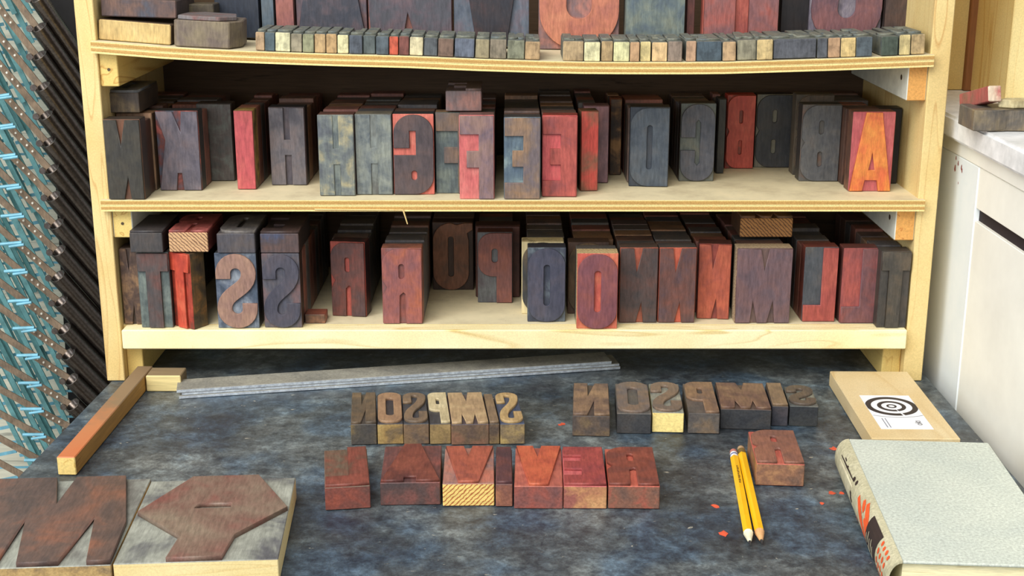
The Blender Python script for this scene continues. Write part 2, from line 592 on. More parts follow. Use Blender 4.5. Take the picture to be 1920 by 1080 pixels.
# table
TLb, TLf = at_z(207, 714), at_z(0, 926)
sl = (TLf.x - TLb.x) / (TLf.y - TLb.y)
def left_edge(y):
    return TLb.x + (y - TLb.y) * sl
XR = .450
t = thing('work_table', 'low table with dark ink-stained stone top under the type shelves', 'table', (0, 0, -.80))
yb_, yf_ = .26, -.80
pts = [(left_edge(yf_), yf_), (XR, yf_), (XR, yb_), (left_edge(yb_), yb_)]
top = link('table_top', prism_mesh(pts, .745, .80, .002), stone_mat(), t)
spot = plain('red_ink', (214, 88, 58), .6)
for (sx, sy, sr) in ((1357, 1001, .0050), (1341, 949, .0036), (1563, 842, .0040), (1560, 925, .0036), (1541, 944, .0022), (1578, 925, .0024), (1056, 795, .0028), (1050, 797, .0020)):
    p = at_z(sx, sy, 0)
    pl = []
    for k in range(9):
        rr = sr * random.uniform(.55, 1.15)
        pl.append((p.x + rr * math.cos(k * .698), p.y + 1.3 * rr * math.sin(k * .698)))
    o = link('ink_spot', prism_mesh(pl, .8001, .8003), spot, t)
legm = bare((130, 100, 70), None, 2)
for lx, ly in ((-.42, -.70), (.38, -.70), (-.42, .18), (.38, .18)):
    link('leg', box_mesh((lx - .03, ly - .03, 0), (lx + .03, ly + .03, .7445), .002), legm, t)

# ------------------------------------------------------------------ shelf unit
m_pine = pine()
m_pine_x = pine((254, 244, 200), (216, 184, 112), 0, 22)
m_ply = plywood_edge()
XLo, XLi = at_y(132, 0).x, at_y(172, 0).x
xs = [at_y(205, 700).x, XLo]; XLo = sum(xs) / 2
xs = [at_y(231, 680).x, at_y(176, 20).x]; XLi = sum(xs) / 2
XRi = (at_y(1699, 690).x + at_y(1748, 10).x) / 2
XRo = (at_y(1741, 640).x + at_y(1785, 0).x) / 2
DEP = .25
unit = thing('type_shelf_unit', 'open pine shelf unit holding rows of wood type above the dark table', 'shelf unit', (0, 0, .0005))
TOPZ = .62
link('side_panel', box_mesh((XLo, 0, 0), (XLi, DEP, TOPZ), .0008), m_pine, unit)
link('side_panel', box_mesh((XRi, 0, 0), (XRo, DEP, TOPZ), .0008), m_pine, unit)
link('back_panel', box_mesh((XLo, DEP, .03), (XRo, DEP + .006, TOPZ), 0), bare((92, 74, 58), None, 0, .8), unit)

def shelf_mesh(zf, thick, x0, x1, lip0, lip1, yfront, n=24, skew=0.0):
    """board following zf(x); lips run a little in front of the side panels"""
    bm = bmesh.new()
    uv = bm.loops.layers.uv.new('ply')
    def slab(xa, xb, ya, yb, n):
        rows = []
        for i in range(n + 1):
            x = xa + (xb - xa) * i / n
            z = zf(x)
            rows.append([bm.verts.new((x, ya, z - thick)), bm.verts.new((x, ya, z)), bm.verts.new((x, yb, z)), bm.verts.new((x, yb, z - thick))])
        for i in range(n):
            a, b = rows[i], rows[i + 1]
            for j in range(4):
                k = (j + 1) % 4
                f = bm.faces.new((a[j], b[j], b[k], a[k]))
                for lp in f.loops:
                    lp[uv].uv = (lp.vert.co.x, 1.0 if lp.vert in (a[1], a[2], b[1], b[2]) else 0.0)
        for q in (rows[0], rows[-1]):
            f = bm.faces.new(q)
            for lp in f.loops:
                lp[uv].uv = (lp.vert.co.y, 1.0 if lp.vert in (q[1], q[2]) else 0.0)
    slab(lip0, lip1, yfront, -.0006, n)
    slab(x0, x1, -.0006, DEP - .001, n)
    return bm_mesh(bm)

YF = -.008
TOPPTS = [(168, 77), (320, 89), (440, 95), (600, 101), (760, 105), (900, 111), (1060, 116), (1180, 117), (1340, 117), (1540, 111), (1650, 107), (1752, 103)]
TOPW = [(at_y(x, y, YF).x, at_y(x, y, YF).z) for x, y in TOPPTS]
def ztop(x):
    P = TOPW
    if x <= P[0][0]: return P[0][1]
    for a, b in zip(P, P[1:]):
        if x <= b[0]:
            u = (x - a[0]) / (b[0] - a[0])
            return a[1] + (b[1] - a[1]) * u
    return P[-1][1]
Z2 = at_y(960, 375.5, YF).z
Z3 = at_y(960, 619, YF).z
def lipx(px, py):
    return at_y(px, py, YF).x
th_ply = at_y(960, 375, YF).z - at_y(960, 396, YF).z
base = .0005
s = link('shelf', shelf_mesh(lambda x: ztop(x) - base, th_ply, XLi, XRi, lipx(170, 85), lipx(1752, 108), YF), m_ply, unit)
s = link('shelf', shelf_mesh(lambda x: Z2 - base, th_ply, XLi, XRi, lipx(189, 385), lipx(1734, 388), YF), m_ply, unit)
th3 = Z3 - at_y(960, 655, YF).z
bz = Z3 - base
bm = bmesh.new()
add_box(bm, (XLi, 0.012, bz - .012), (XRi, DEP - .001, bz), .0)
link('shelf', bm_mesh(bm), m_ply, unit)
me = box_mesh((lipx(229, 640), YF, bz - th3), (lipx(1700, 640), .0115, bz), .0012)
link('shelf_lip', me, m_pine_x, unit)
# splinter hanging from the middle shelf
p0, p1 = at_y(756, 395, YF - .0005), at_y(764, 421, YF - .0005)
bm = bmesh.new()
add_tube(bm, at_y(590, 393.5, YF - .001), p0, .0008, .0008, 5)
add_tube(bm, p0, p1, .0010, .0006, 5)
link('splinter', bm_mesh(bm), m_pine, unit)
# cleats under the shelves
m_cl = pine((232, 205, 130), (190, 140, 70), 1)
m_co = bare((222, 164, 92), (188, 120, 60), 1, .7)
m_sd = plain('pale_painted_side', (214, 216, 206), .6, 0, .06)
def cleat(x0, x1, ztopv, h, y0, m, side=None):
    o = link('cleat', box_mesh((x0, y0, ztopv - h), (x1, DEP - .02, ztopv), .0008), m, unit)
    if side:
        o.data.materials.append(side)
        for p in o.data.polygons:
            if abs(p.normal.x) > .7: p.material_index = 1
    bm = bmesh.new()
    xs_ = (x0 + x1) / 2
    if xs_ > 0:
        add_tube(bm, (x0 - .0004, y0 + .022, ztopv - h * .40), (x0 + .004, y0 + .022, ztopv - h * .40), .0028, None, 10)
    else:
        add_tube(bm, (xs_, y0 - .0004, ztopv - h * .5), (xs_, y0 + .004, ztopv - h * .5), .0016, None, 10)
    link('screw_head', bm_mesh(bm), plain('dark_screw', (88, 74, 58), .5, .6), o)
zt = ztop(XLi) - th_ply - base
cleat(XLi + .0003, XLi + .0185, zt - .0003, .034, .003, m_cl)
cleat(XRi - .0200, XRi - .0003, ztop(XRi) - th_ply - base - .0003, .035, .003, m_co, m_sd)
zt = Z2 - th_ply - base
cleat(XLi + .0003, XLi + .0205, zt - .0003, .030, .003, m_cl, m_sd)
cleat(XRi - .0205, XRi - .0003, zt - .0003, .033, .003, m_co, m_sd)
zt = Z3 - .0125 - base
for x0, x1 in ((XLi + .0003, XLi + .0175), (XRi - .0200, XRi - .0003)):
    link('foot_block', box_mesh((x0, .0125, 0), (x1, DEP - .02, zt), .0008), m_cl, unit)

# ================================================================== STANDING TYPE ON THE SHELVES
FOOT = {}      # shelf -> list of occupied footprints
def occupy(sh_, x0, x1, y0, y1):
    FOOT.setdefault(sh_, []).append((x0, x1, y0, y1))
def free(sh_, x0, x1, y0, y1, e=.0003):
    for a in FOOT.get(sh_, []):
        if x0 < a[1] - e and x1 > a[0] + e and y0 < a[3] - e and y1 > a[2] + e:
            return False
    return True

FRONTS = []
def stand(shelf, ch, xl, xr, yb, yt, face, recess, label, rot=0.0, relief=REL, flip=False, body=None, cols=True, depth=TH):
    z = Z2 if shelf == 'mid' else Z3
    a, b = at_z(xl, yb, z), at_z(xr, yb, z)
    w = b.x - a.x
    if rot:
        w = w / math.cos(math.radians(rot))
    h = at_y((xl + xr) / 2, yt, a.y).z - z
    h = min(h, (.108 if shelf == 'mid' else .108))
    x = (a.x + b.x) / 2
    x = min(max(x, XLi + w / 2 + .0012), XRi - w / 2 - .0012)
    t = type_block(ch, w, h, (x, a.y, z + .0003), math.radians(rot), face, recess, label, relief=relief, flip=flip, body=body, depth=depth)
    r = abs(math.radians(rot))
    c, s_ = math.cos(r), math.sin(r)
    hx = w / 2 * c + (0)
    x0, x1 = x - hx, x + hx
    if rot > 0: x0 -= depth * s_
    if rot < 0: x1 += depth * s_
    occupy(shelf, x0, x1, a.y - w / 2 * s_, a.y + depth * c + w / 2 * s_)
    FRONTS.append((shelf, x, w, h, a.y + depth * c + w / 2 * s_, cols, label, t))
    return t, x, a.y, w, h, z

DK = (84, 74, 74)
# ---- middle shelf, left to right
B = {}
B['mN'] = stand('mid', 'N', 188, 256, 375, 225, (70, 66, 58), (110, 72, 52), 'dark brown N block at the far left of the middle shelf', body=(58, 50, 44))
B['mI0'] = stand('mid', 'I', 259, 281, 366, 228, (92, 66, 56), (78, 54, 46), 'narrow brown block squeezed between the dark N and the grey K')
B['mK'] = stand('mid', 'K', 300, 379, 358, 209, (112, 104, 116), inky((120, 62, 58), (78, 88, 106), (190, 90, 80)), 'purple-grey K block with red and blue recesses on the middle shelf', body=(58, 58, 62))
B['mJ'] = stand('mid', 'I', 376, 441, 340, 195, inky((92, 84, 82), (80, 84, 84), (108, 116, 112)), (70, 62, 60), 'blank grey-brown block set back between the K and the red I')
B['mI'] = stand('mid', 'I', 445, 481, 356, 208, inky((208, 84, 88), (198, 76, 84), (214, 96, 92)), (120, 90, 60), 'flat salmon-red I block on the middle shelf', body=inky((140, 112, 62), (84, 64, 50), (196, 160, 84)))
B['mH'] = stand('mid', 'H', 509, 576, 348, 202, (112, 106, 112), (92, 84, 92), 'grey H block with dark slots right of the salmon-red I', body=(52, 54, 60))
grey_worn = inky((122, 130, 128), (92, 102, 110), (146, 152, 140), .5, 55)
B['mH1'] = stand('mid', 'H', 600, 667, 368, 216, inky((120, 128, 124), (94, 100, 108), (182, 170, 128), .5, 48), inky((112, 122, 118), (88, 98, 104), (134, 142, 132)), 'worn pale grey H block with a cream patch on the middle shelf', relief=.0012, body=(98, 62, 54))
B['mH2'] = stand('mid', 'H', 669, 737, 366, 215, grey_worn, inky((112, 116, 112), (98, 96, 94), (134, 142, 138)), 'worn pale grey H block without a cream patch beside the G', relief=.0012, body=(120, 112, 96))
B['mG'] = stand('mid', 'G', 739, 815, 366, 215, (92, 78, 80), inky((226, 108, 92), (214, 100, 84), (232, 124, 104)), 'dark G block with bright salmon recesses on the middle shelf', body=(52, 54, 58))
B['mF1'] = stand('mid', 'F', 818, 892, 364, 212, inky((120, 100, 90), (104, 92, 90), (138, 108, 86)), inky((92, 104, 106), (82, 92, 96), (116, 126, 118)), 'brown F block with blue-grey recesses half hidden behind the pink F', body=(150, 116, 84))
B['mF2'] = stand('mid', 'F', 862, 927, 374.5, 217, inky((140, 110, 112), (118, 100, 116), (152, 118, 108)), inky((222, 108, 104), (214, 98, 98), (226, 124, 116)), 'front F block with pink recesses on the middle shelf', body=(120, 82, 76), cols=False)
B['mE'] = stand('mid', 'E', 945, 1013, 374.5, 221, inky((136, 112, 98), (118, 104, 108), (158, 122, 92)), inky((98, 118, 132), (84, 104, 124), (138, 160, 160)), 'tan E block with blue-grey recesses on the middle shelf', body=(64, 62, 62))
B['mE2'] = stand('mid', 'E', 1016, 1081, 370, 218, inky((178, 78, 70), (150, 72, 72), (196, 86, 76)), inky((220, 88, 90), (212, 80, 84), (226, 100, 96)), 'red E block right of the tan E on the middle shelf', rot=-2, body=(150, 60, 50))
B['mR1'] = stand('mid', 'I', 1088, 1121, 359, 209, inky((220, 76, 64), (212, 70, 60), (150, 96, 72), .45, 30), (140, 70, 52), 'bright red narrow block tucked behind the red E', rot=6, body=inky((110, 86, 56), (70, 58, 46), (170, 80, 60)))
B['mP1'] = stand('mid', 'I', 1092, 1140, 344, 199, (146, 106, 114), (120, 84, 88), 'mauve block standing behind the bright red narrow block')
B['mB0'] = stand('mid', 'I', 1142, 1164, 329, 186, inky((84, 62, 46), (60, 52, 50), (170, 120, 66)), (130, 70, 46), 'narrow dark brown block with yellow specks left of the D')
B['mD'] = stand('mid', 'D', 1179, 1252, 351, 202, (82, 92, 104), (66, 74, 86), 'slate blue D block on the middle shelf', rot=-3, body=(60, 56, 54))
B['mC'] = stand('mid', 'C', 1273, 1338, 341, 195, (86, 88, 98), (98, 104, 98), 'blue-grey C block with a greenish slot on the middle shelf', body=(66, 56, 54))
B['mBk'] = stand('mid', 'I', 1342, 1357, 326, 186, (66, 66, 62), (60, 60, 60), 'narrow dark block between the C and the red B')
B['mBr'] = stand('mid', 'B', 1359, 1412, 317, 179, inky((206, 78, 62), (196, 70, 58), (212, 88, 70)), inky((150, 66, 52), (120, 60, 48), (230, 70, 50)), 'vermilion red B block set far back on the middle shelf', body=(210, 60, 44))
B['mBd'] = stand('mid', 'B', 1414, 1482, 315, 178, (70, 72, 76), (128, 126, 110), 'almost black B block right of the red B', body=(56, 50, 48))
B['mB3'] = stand('mid', 'B', 1486, 1556, 329, 178, (94, 82, 70), (96, 86, 72), 'brownish B block hidden behind the front grey B')
B['mB2'] = stand('mid', 'B', 1498, 1571, 341, 197, (98, 98, 100), inky((96, 94, 92), (120, 90, 76)), 'grey B block with rounded right corners left of the orange A', body=(60, 58, 56), cols=False)
B['mA2'] = stand('mid', 'A', 1578, 1640, 347, 205, (84, 60, 50), (90, 62, 52), 'brown block showing its side left of the orange A', body=(92, 62, 50))
B['mA'] = stand('mid', 'A', 1591, 1670, 360, 211, inky((236, 128, 54), (230, 104, 56), (244, 150, 60)), inky((198, 88, 92), (190, 80, 86), (204, 98, 98)), 'bright orange A block at the front right of the middle shelf', body=inky((110, 70, 52), (84, 56, 48), (140, 84, 60)), cols=False)
B['mX'] = stand('mid', 'I', 1647, 1694, 345, 204, (50, 48, 48), (46, 44, 44), 'black block behind and right of the orange A')

# ---- bottom shelf, left to right
B['b0'] = stand('low', 'N', 226, 262, 609, 467, inky((98, 74, 62), (78, 60, 54), (150, 112, 78), .5, 70), (84, 66, 56), 'scratched brown block in the left corner of the bottom shelf')
B['bT'] = stand('low', 'T', 265, 324, 616, 475, inky((96, 80, 78), (82, 78, 80), (116, 76, 70)), inky((98, 110, 108), (80, 92, 94), (128, 140, 132)), 'grey T block with a red-brown stem on the bottom shelf', body=(80, 78, 76))
B['bT2'] = stand('low', 'T', 322, 364, 616, 475, inky((218, 72, 46), (196, 62, 44), (224, 92, 60)), inky((176, 58, 40), (120, 60, 44), (200, 70, 50)), 'vermilion T block turned sideways left of the tan S', rot=-33, body=inky((98, 78, 50), (70, 58, 48), (150, 100, 50)), cols=False)
B['bS'] = stand('low', 'S', 409, 486, 617, 476, inky((172, 130, 110), (160, 120, 106), (180, 138, 112)), inky((98, 110, 130), (70, 84, 104), (150, 160, 172)), 'tan S block with blue-grey recesses on the bottom shelf', body=(58, 62, 66))
B['bS2'] = stand('low', 'S', 496, 566, 616, 477, (84, 82, 96), inky((96, 92, 100), (82, 84, 100), (128, 96, 96)), 'dark grey-purple S block right of the tan S', body=(72, 52, 44))
B['bR'] = stand('low', 'R', 622, 687, 594, 455, inky((104, 66, 62), (88, 64, 66), (130, 68, 60)), inky((176, 76, 66), (150, 66, 60), (196, 84, 70)), 'dark red-brown R block turned slightly on the bottom shelf', rot=-8, body=inky((72, 44, 42), (52, 40, 40), (110, 48, 44)))
B['bR2'] = stand('low', 'R', 718, 793, 608, 467, inky((164, 92, 86), (146, 88, 90), (188, 100, 74)), inky((150, 84, 78), (134, 90, 90), (170, 90, 76)), 'rosy brown R block with streaky grain on the bottom shelf', body=(150, 90, 72))
B['bQ'] = stand('low', 'Q', 812, 888, 545, 418, inky((134, 86, 62), (112, 80, 64), (150, 94, 66)), (70, 52, 44), 'brown Q block standing upside down at the back of the bottom shelf', flip=True)
B['bP2'] = stand('low', 'I', 892, 975, 558, 424, (90, 54, 48), (80, 50, 46), 'dark red-brown block directly behind the P')
B['bP'] = stand('low', 'P', 896, 961, 569, 437, inky((134, 80, 74), (124, 78, 76), (146, 84, 70)), inky((98, 100, 106), (90, 84, 92), (108, 112, 116)), 'red-brown P block with a grey lower left recess', body=(100, 56, 50), cols=False)
B['bO0'] = stand('low', 'O', 978, 1056, 590, 455, inky((86, 80, 74), (70, 72, 74), (120, 104, 84)), bare((222, 206, 160), None, 2), 'O block with cream corners behind the dark blue O')
B['bO'] = stand('low', 'O', 989, 1060, 605, 466, (76, 78, 98), inky((70, 76, 92), (60, 66, 84), (110, 124, 134)), 'dark blue O block on the bottom shelf', body=(54, 56, 66), cols=False)
B['bO3'] = stand('low', 'O', 1064, 1140, 590, 456, (104, 84, 62), (96, 72, 60), 'olive-brown O block behind the red O')
B['bO2'] = stand('low', 'O', 1081, 1157, 618, 477, inky((142, 80, 86), (132, 76, 86), (154, 84, 80)), inky((214, 92, 76), (200, 80, 66), (226, 120, 84)), 'plum-red O block with orange slot on the bottom shelf', body=bare((206, 184, 136), (104, 72, 52), 0, .6, True), cols=False)
B['bN'] = stand('low', 'N', 1160, 1231, 606, 466, inky((90, 72, 70), (76, 68, 70), (104, 72, 66)), inky((176, 88, 64), (140, 80, 64), (204, 92, 70)), 'dark N block with a pale chip beside the plum-red O', body=(88, 74, 66))
B['bN2'] = stand('low', 'N', 1233, 1302, 606, 466, inky((110, 74, 70), (96, 72, 78), (128, 76, 66)), inky((210, 92, 66), (196, 84, 60), (216, 104, 76)), 'red-brown N block with orange notches in the middle of three N blocks', body=(92, 84, 80))
B['bN3'] = stand('low', 'N', 1306, 1366, 599, 459, inky((192, 88, 62), (170, 80, 64), (200, 98, 68)), inky((150, 66, 58), (130, 60, 56), (166, 76, 64)), 'orange-red N block left of the wide M', rot=-6, body=(100, 56, 48))
B['bM'] = stand('low', 'M', 1377, 1480, 607, 467, inky((116, 88, 94), (106, 86, 96), (124, 90, 90)), inky((120, 92, 86), (100, 80, 80), (150, 120, 92)), 'wide mauve-brown M block on the bottom shelf', body=bare((190, 172, 140), (110, 80, 70), 0, .6, True))
B['bL'] = stand('low', 'L', 1503, 1565, 604, 465, inky((180, 78, 68), (170, 72, 66), (190, 86, 72)), inky((80, 84, 92), (70, 76, 84), (94, 92, 92)), 'red L block with a slate blue recess on the bottom shelf', body=(120, 60, 50))
B['bL2'] = stand('low', 'L', 1574, 1639, 607, 467, inky((130, 80, 82), (118, 76, 84), (150, 78, 76)), inky((170, 78, 74), (150, 74, 74), (190, 84, 72)), 'plum L block with a red recess near the right end', body=(110, 60, 54))
B['bI'] = stand('low', 'T', 1644, 1699, 616, 473, inky((82, 76, 68), (70, 66, 62), (100, 86, 70)), (74, 70, 66), 'dark grey-brown block at the right end of the bottom shelf', body=(72, 66, 60))

# ---- columns of blocks filed behind the front ones
BACKC = [(126, 106, 100), (112, 106, 104), (146, 94, 84), (106, 104, 108), (158, 98, 82), (124, 92, 80), (98, 96, 94), (164, 126, 96)]
def column(shelf, x, w, y, hs, yend, nick, where):
    z = Z2 if shelf == 'mid' else Z3
    n = 0
    while y + TH < yend:
        if free(shelf, x - w / 2, x + w / 2, y, y + TH):
            h = hs + random.uniform(-.0035, .001)
            me = box_mesh((-w / 2, 0, 0), (w / 2, TH - .0004, h), .0007)
            o = link('wood_type_block', me, inky(random.choice(BACKC)), None, (x, y, z + .0003))
            lab = '%s shelf, dim block %s behind the %s' % (where, RANK[n] if n else 'directly', nick)
            tag(o, lab, 'letterpress type block', 'blocks filed behind the front row on the %s shelf' % where)
            occupy(shelf, x - w / 2, x + w / 2, y, y + TH)
            y += TH + .0004
            n += 1
        else:
            y += .0030
NICK = {'mN': 'dark N at far left', 'mI0': 'narrow brown block by the dark N', 'mK': 'purple-grey K', 'mJ': 'blank grey-brown block', 'mI': 'salmon-red I', 'mH': 'grey H', 'mH1': 'pale H with cream patch', 'mH2': 'pale H beside the G', 'mG': 'salmon-edged G', 'mF1': 'brown F', 'mF2': 'pink-recessed F', 'mE': 'tan E', 'mE2': 'red E', 'mR1': 'bright red narrow block', 'mP1': 'mauve block', 'mB0': 'yellow-specked narrow block', 'mD': 'slate blue D', 'mC': 'blue-grey C', 'mBk': 'narrow dark block by the C', 'mBr': 'vermilion B', 'mBd': 'almost black B', 'mB3': 'brownish B', 'mB2': 'grey B', 'mA2': 'brown block by the A', 'mA': 'orange A', 'mX': 'black block by the A',
 'b0': 'scratched brown corner block', 'bT': 'grey T', 'bT2': 'vermilion T', 'bS': 'tan S', 'bS2': 'dark S', 'bR': 'dark red-brown R', 'bR2': 'rosy brown R', 'bQ': 'upside-down Q', 'bP2': 'red-brown block behind the P', 'bP': 'red-brown P', 'bO0': 'cream-cornered O', 'bO': 'dark blue O', 'bO3': 'olive-brown O', 'bO2': 'plum-red O', 'bN': 'dark N with pale chip', 'bN2': 'orange-notched N', 'bN3': 'orange-red N', 'bM': 'wide M', 'bL': 'red L with slate recess', 'bL2': 'plum L', 'bI': 'dark end block'}
NK = {v[0].name: NICK[k] for k, v in B.items()}
RANK = ['nearest', 'second', 'third', 'fourth', 'fifth', 'sixth', 'seventh', 'eighth', 'ninth']
order = sorted(FRONTS, key=lambda f: f[4])
for f in order:
    shelf, x, w, h, y, cols, label, t_ = f
    where = 'middle' if shelf == 'mid' else 'bottom'
    ww = min(w, .05) if w > .03 else w
    column(shelf, x, ww, y + .0006, min(h, .083 if shelf == 'mid' else .080), .222, NK[t_.name], where)

# ---- blocks lying on top of the standing ones
def flat_block(xl, xr, yb, zb, length, mats, label, h=None, yt=None, rot=0.0, letter=None, name='wood_type_block', facecol=None, plane_y=None):
    """block lying down; its front end stands at pixels xl..xr, yb on height zb"""
    a, b = at_z(xl, yb, zb), at_z(xr, yb, zb)
    w = b.x - a.x
    x = (a.x + b.x) / 2
    t = thing(name, label, 'letterpress type block', (x, a.y, zb + .0003), (0, 0, math.radians(rot)))
    hh = h or TH
    me = box_mesh((-w / 2, 0, 0), (w / 2, length, hh - REL), .0007)
    for mm in mats:
        me.materials.append(mm)
    if len(mats) > 1:
        for p in me.polygons:
            if p.normal.y < -.7:
                p.material_index = 1
    link('body', me, None, t)
    if letter:
        f = link('raised_letter', letter_mesh(letter, w, length, REL), facecol, t, (0, 0, hh), (-math.pi / 2, 0, 0))
    return t

ztm = Z2 + .083
top_of = lambda k: B[k][5] + B[k][4]
flat_block(191, 262, 212, top_of('mN') + .0016, .078, [inky((84, 74, 66)), inky((92, 78, 62), (78, 68, 62), (128, 106, 70))], 'brown block lying on top of the dark N at the far left', letter='D', facecol=inky((100, 102, 104)))
flat_block(836, 903, 209, top_of('mF1') + .0016, .06, [inky((96, 78, 78)), inky((134, 106, 104), (110, 104, 108), (170, 116, 104))], 'pinkish-grey block lying on top of the F blocks on the middle shelf', letter='F', facecol=inky((104, 84, 80)))
zf = top_of('bT') + .0016
flat_block(245, 306, 474, zf, .075, [inky((66, 62, 60)), inky((78, 74, 74))], 'dark block lying on top of the grey T', letter='I', facecol=inky((72, 66, 66)))
zf = max(top_of('bT2'), top_of('bT')) + .0016
flat_block(318, 391, 473, zf, .078, [inky((150, 70, 62), (110, 56, 52), (180, 84, 76)), bare((206, 166, 124), (120, 84, 66), 0, .6, True)], 'red-topped block with tan end grain lying on the vermilion T', letter='R', facecol=inky((170, 82, 76), (120, 60, 56), (196, 92, 86)))
zf = top_of('bS') + .0006
flat_block(408, 479, 475, zf, .08, [inky((84, 80, 82)), inky((88, 84, 90), (80, 80, 92), (98, 88, 86))], 'grey block lying on top of the tan S', letter='D', facecol=inky((112, 106, 104), (90, 86, 88), (132, 124, 116)))
zf = top_of('bS2') + .0006
flat_block(489, 561, 475, zf, .08, [inky((64, 54, 52)), inky((88, 74, 76), (76, 82, 108), (110, 82, 76))], 'blue-brown block lying on top of the dark S', letter='E', facecol=inky((72, 56, 54)))
zM = top_of('bM') + .0036
pm = at_z(1387, 445, zM)
flat_block(1387, 1485, 445, zM, .06, [inky((110, 78, 54)), bare((172, 124, 74), (100, 66, 44), 0, .6, True)], 'wood block with tan end grain lying above the wide M', letter='M', facecol=inky((120, 84, 56)))
flat_block(572, 610, 607, Z3, .022, [inky((150, 80, 60)), inky((120, 84, 64), (84, 62, 52), (170, 110, 76))], 'tiny brown sort lying alone between the dark S and the red-brown R', h=.0125)

# ================================================================== TOP SHELF
def back_type(ch, xl, xr, Y, h, face, recess, label, body=None, flip=False, relief=.004):
    a, b = at_y(xl, 60, Y), at_y(xr, 60, Y)
    w = b.x - a.x
    x = (a.x + b.x) / 2
    z = max(ztop(x - w / 2), ztop(x + w / 2), ztop(x)) + .0004
    return type_block(ch, w, h, (x, Y, z), 0, face, recess, label, relief=relief, body=body, flip=flip, cat='large type block')
YB = .095
back_type('I', 404, 488, YB, .16, (48, 56, 72), (44, 52, 66), 'dark navy big block behind the wedge-shaped block on the top shelf')
back_type('I', 491, 516, YB, .15, (88, 106, 122), (60, 66, 72), 'thin blue-grey big block beside the terracotta block')
back_type('I', 518, 553, YB, .15, inky((160, 96, 92), (140, 88, 90), (172, 102, 92)), (110, 80, 76), 'narrow terracotta big block beside the thin blue-grey one')
back_type('a', 556, 688, YB, .15, inky((72, 72, 84), (60, 64, 78), (100, 84, 92)), inky((112, 88, 96), (92, 84, 96), (130, 96, 92)), 'large dark block with mauve corners narrowing downward, right of the narrow terracotta block')
back_type('^', 691, 848, YB, .15, inky((98, 86, 96), (84, 84, 94), (116, 90, 96)), inky((150, 92, 84), (110, 80, 80), (150, 96, 82)), 'large mauve block with one pointed notch at its foot on the top shelf')
back_type('V', 851, 992, YB, .15, inky((62, 56, 62), (52, 52, 62), (84, 60, 62)), inky((98, 108, 124), (86, 96, 116), (116, 104, 116)), 'large dark V block with blue-grey corners on the top shelf')
back_type('o', 1010, 1161, YB + .004, .16, inky((206, 120, 92), (190, 110, 92), (216, 132, 98)), inky((150, 110, 106), (130, 110, 118), (196, 124, 108)), 'large orange O block with rounded foot on the top shelf')
back_type('I', 1172, 1284, YB, .15, inky((112, 126, 124), (92, 108, 120), (132, 140, 126)), (104, 112, 106), 'wide green-grey big block on the top shelf')
back_type('I', 1286, 1302, YB + .01, .15, (110, 66, 62), (90, 60, 58), 'thin red-brown big block right of the green-grey block')
back_type('H', 1318, 1459, YB, .20, inky((156, 96, 94), (140, 92, 96), (176, 92, 84)), inky((190, 88, 74), (170, 80, 72), (200, 100, 84)), 'wide pink H block on the top shelf')
back_type('I', 1462, 1515, YB + .01, .15, (40, 36, 38), (36, 34, 34), 'black big block right of the pink H')
back_type('S', 1518, 1652, YB, .19, inky((128, 86, 92), (110, 80, 92), (146, 92, 92)), inky((120, 112, 128), (98, 92, 110), (150, 140, 150)), 'large curved S block with pale corners near the right end of the top shelf')
back_type('I', 1656, 1706, YB, .15, (84, 66, 62), (74, 60, 56), 'dark brown big block against the right panel of the top shelf')

# left stack on the top shelf
def plank(xl, xr, yb, length, h, zb, mats, label, rot=0.0, name='wood_type_block', cat='letterpress type block'):
    a, b = at_z(xl, yb, zb), at_z(xr, yb, zb)
    w = b.x - a.x
    me = box_mesh((-w / 2, 0, 0), (w / 2, length, h), .001)
    for mm in mats:
        me.materials.append(mm)
    if len(mats) > 1:
        for p in me.polygons:
            if p.normal.y < -.7:
                p.material_index = 1
    o = link(name, me, None, None, ((a.x + b.x) / 2, a.y, zb + .0006), (0, 0, math.radians(rot)))
    return tag(o, label, cat)
def slope_of(x0, x1):
    return math.atan2(ztop(x1) - ztop(x0), x1 - x0)
xa, xb = at_y(176, 80, 0).x, at_y(320, 84, 0).x
w = xb - xa
zz = max(ztop(xa), ztop(xb))
def tilt_box(xl, xr, ybL, ybR, ytL, Y, length, mats, label, dz=0.0):
    """block sitting on the sagging board, tilted with it"""
    a, b = at_y(xl, ybL, Y), at_y(xr, ybR, Y)
    w = math.hypot(b.x - a.x, b.z - a.z)
    h = at_y(xl, ytL, Y).z - a.z
    me = box_mesh((0, 0, 0), (w, length, h), .001)
    for mm in mats:
        me.materials.append(mm)
    if len(mats) > 1:
        for p in me.polygons:
            if p.normal.y < -.7:
                p.material_index = 1
    o = link('wood_type_block', me, None, None, (a.x, Y, a.z + dz), (0, -math.atan2(b.z - a.z, b.x - a.x), 0))
    return tag(o, label, 'large type block')
yb1 = .006
def zpix(px, Y):       # pixel row where the top shelf surface is met at depth Y
    X = at_y(px, 90, Y).x
    z = ztop(X)
    d = Vector((X, Y, z)) - CAMP
    dep = d.y * CP - d.z * SP
    up = d.y * SP + d.z * CP
    return 540 - FPX * up / dep
tilt_box(185, 320, zpix(185, yb1), zpix(320, yb1), 37, yb1, .085, [inky((120, 100, 80)), inky((218, 184, 112), (204, 168, 100), (226, 196, 128), .6, 30)], 'yellow-fronted big block at the left end of the top shelf', .0006)
a = at_y(184, 37, yb1 + .004)
tilt_box(190, 331, 33.5, 38, 0, yb1 + .006, .08, [inky((88, 76, 74)), inky((100, 80, 78), (84, 84, 96), (128, 94, 80))], 'dark brown block stacked on the yellow-fronted block', .0016)
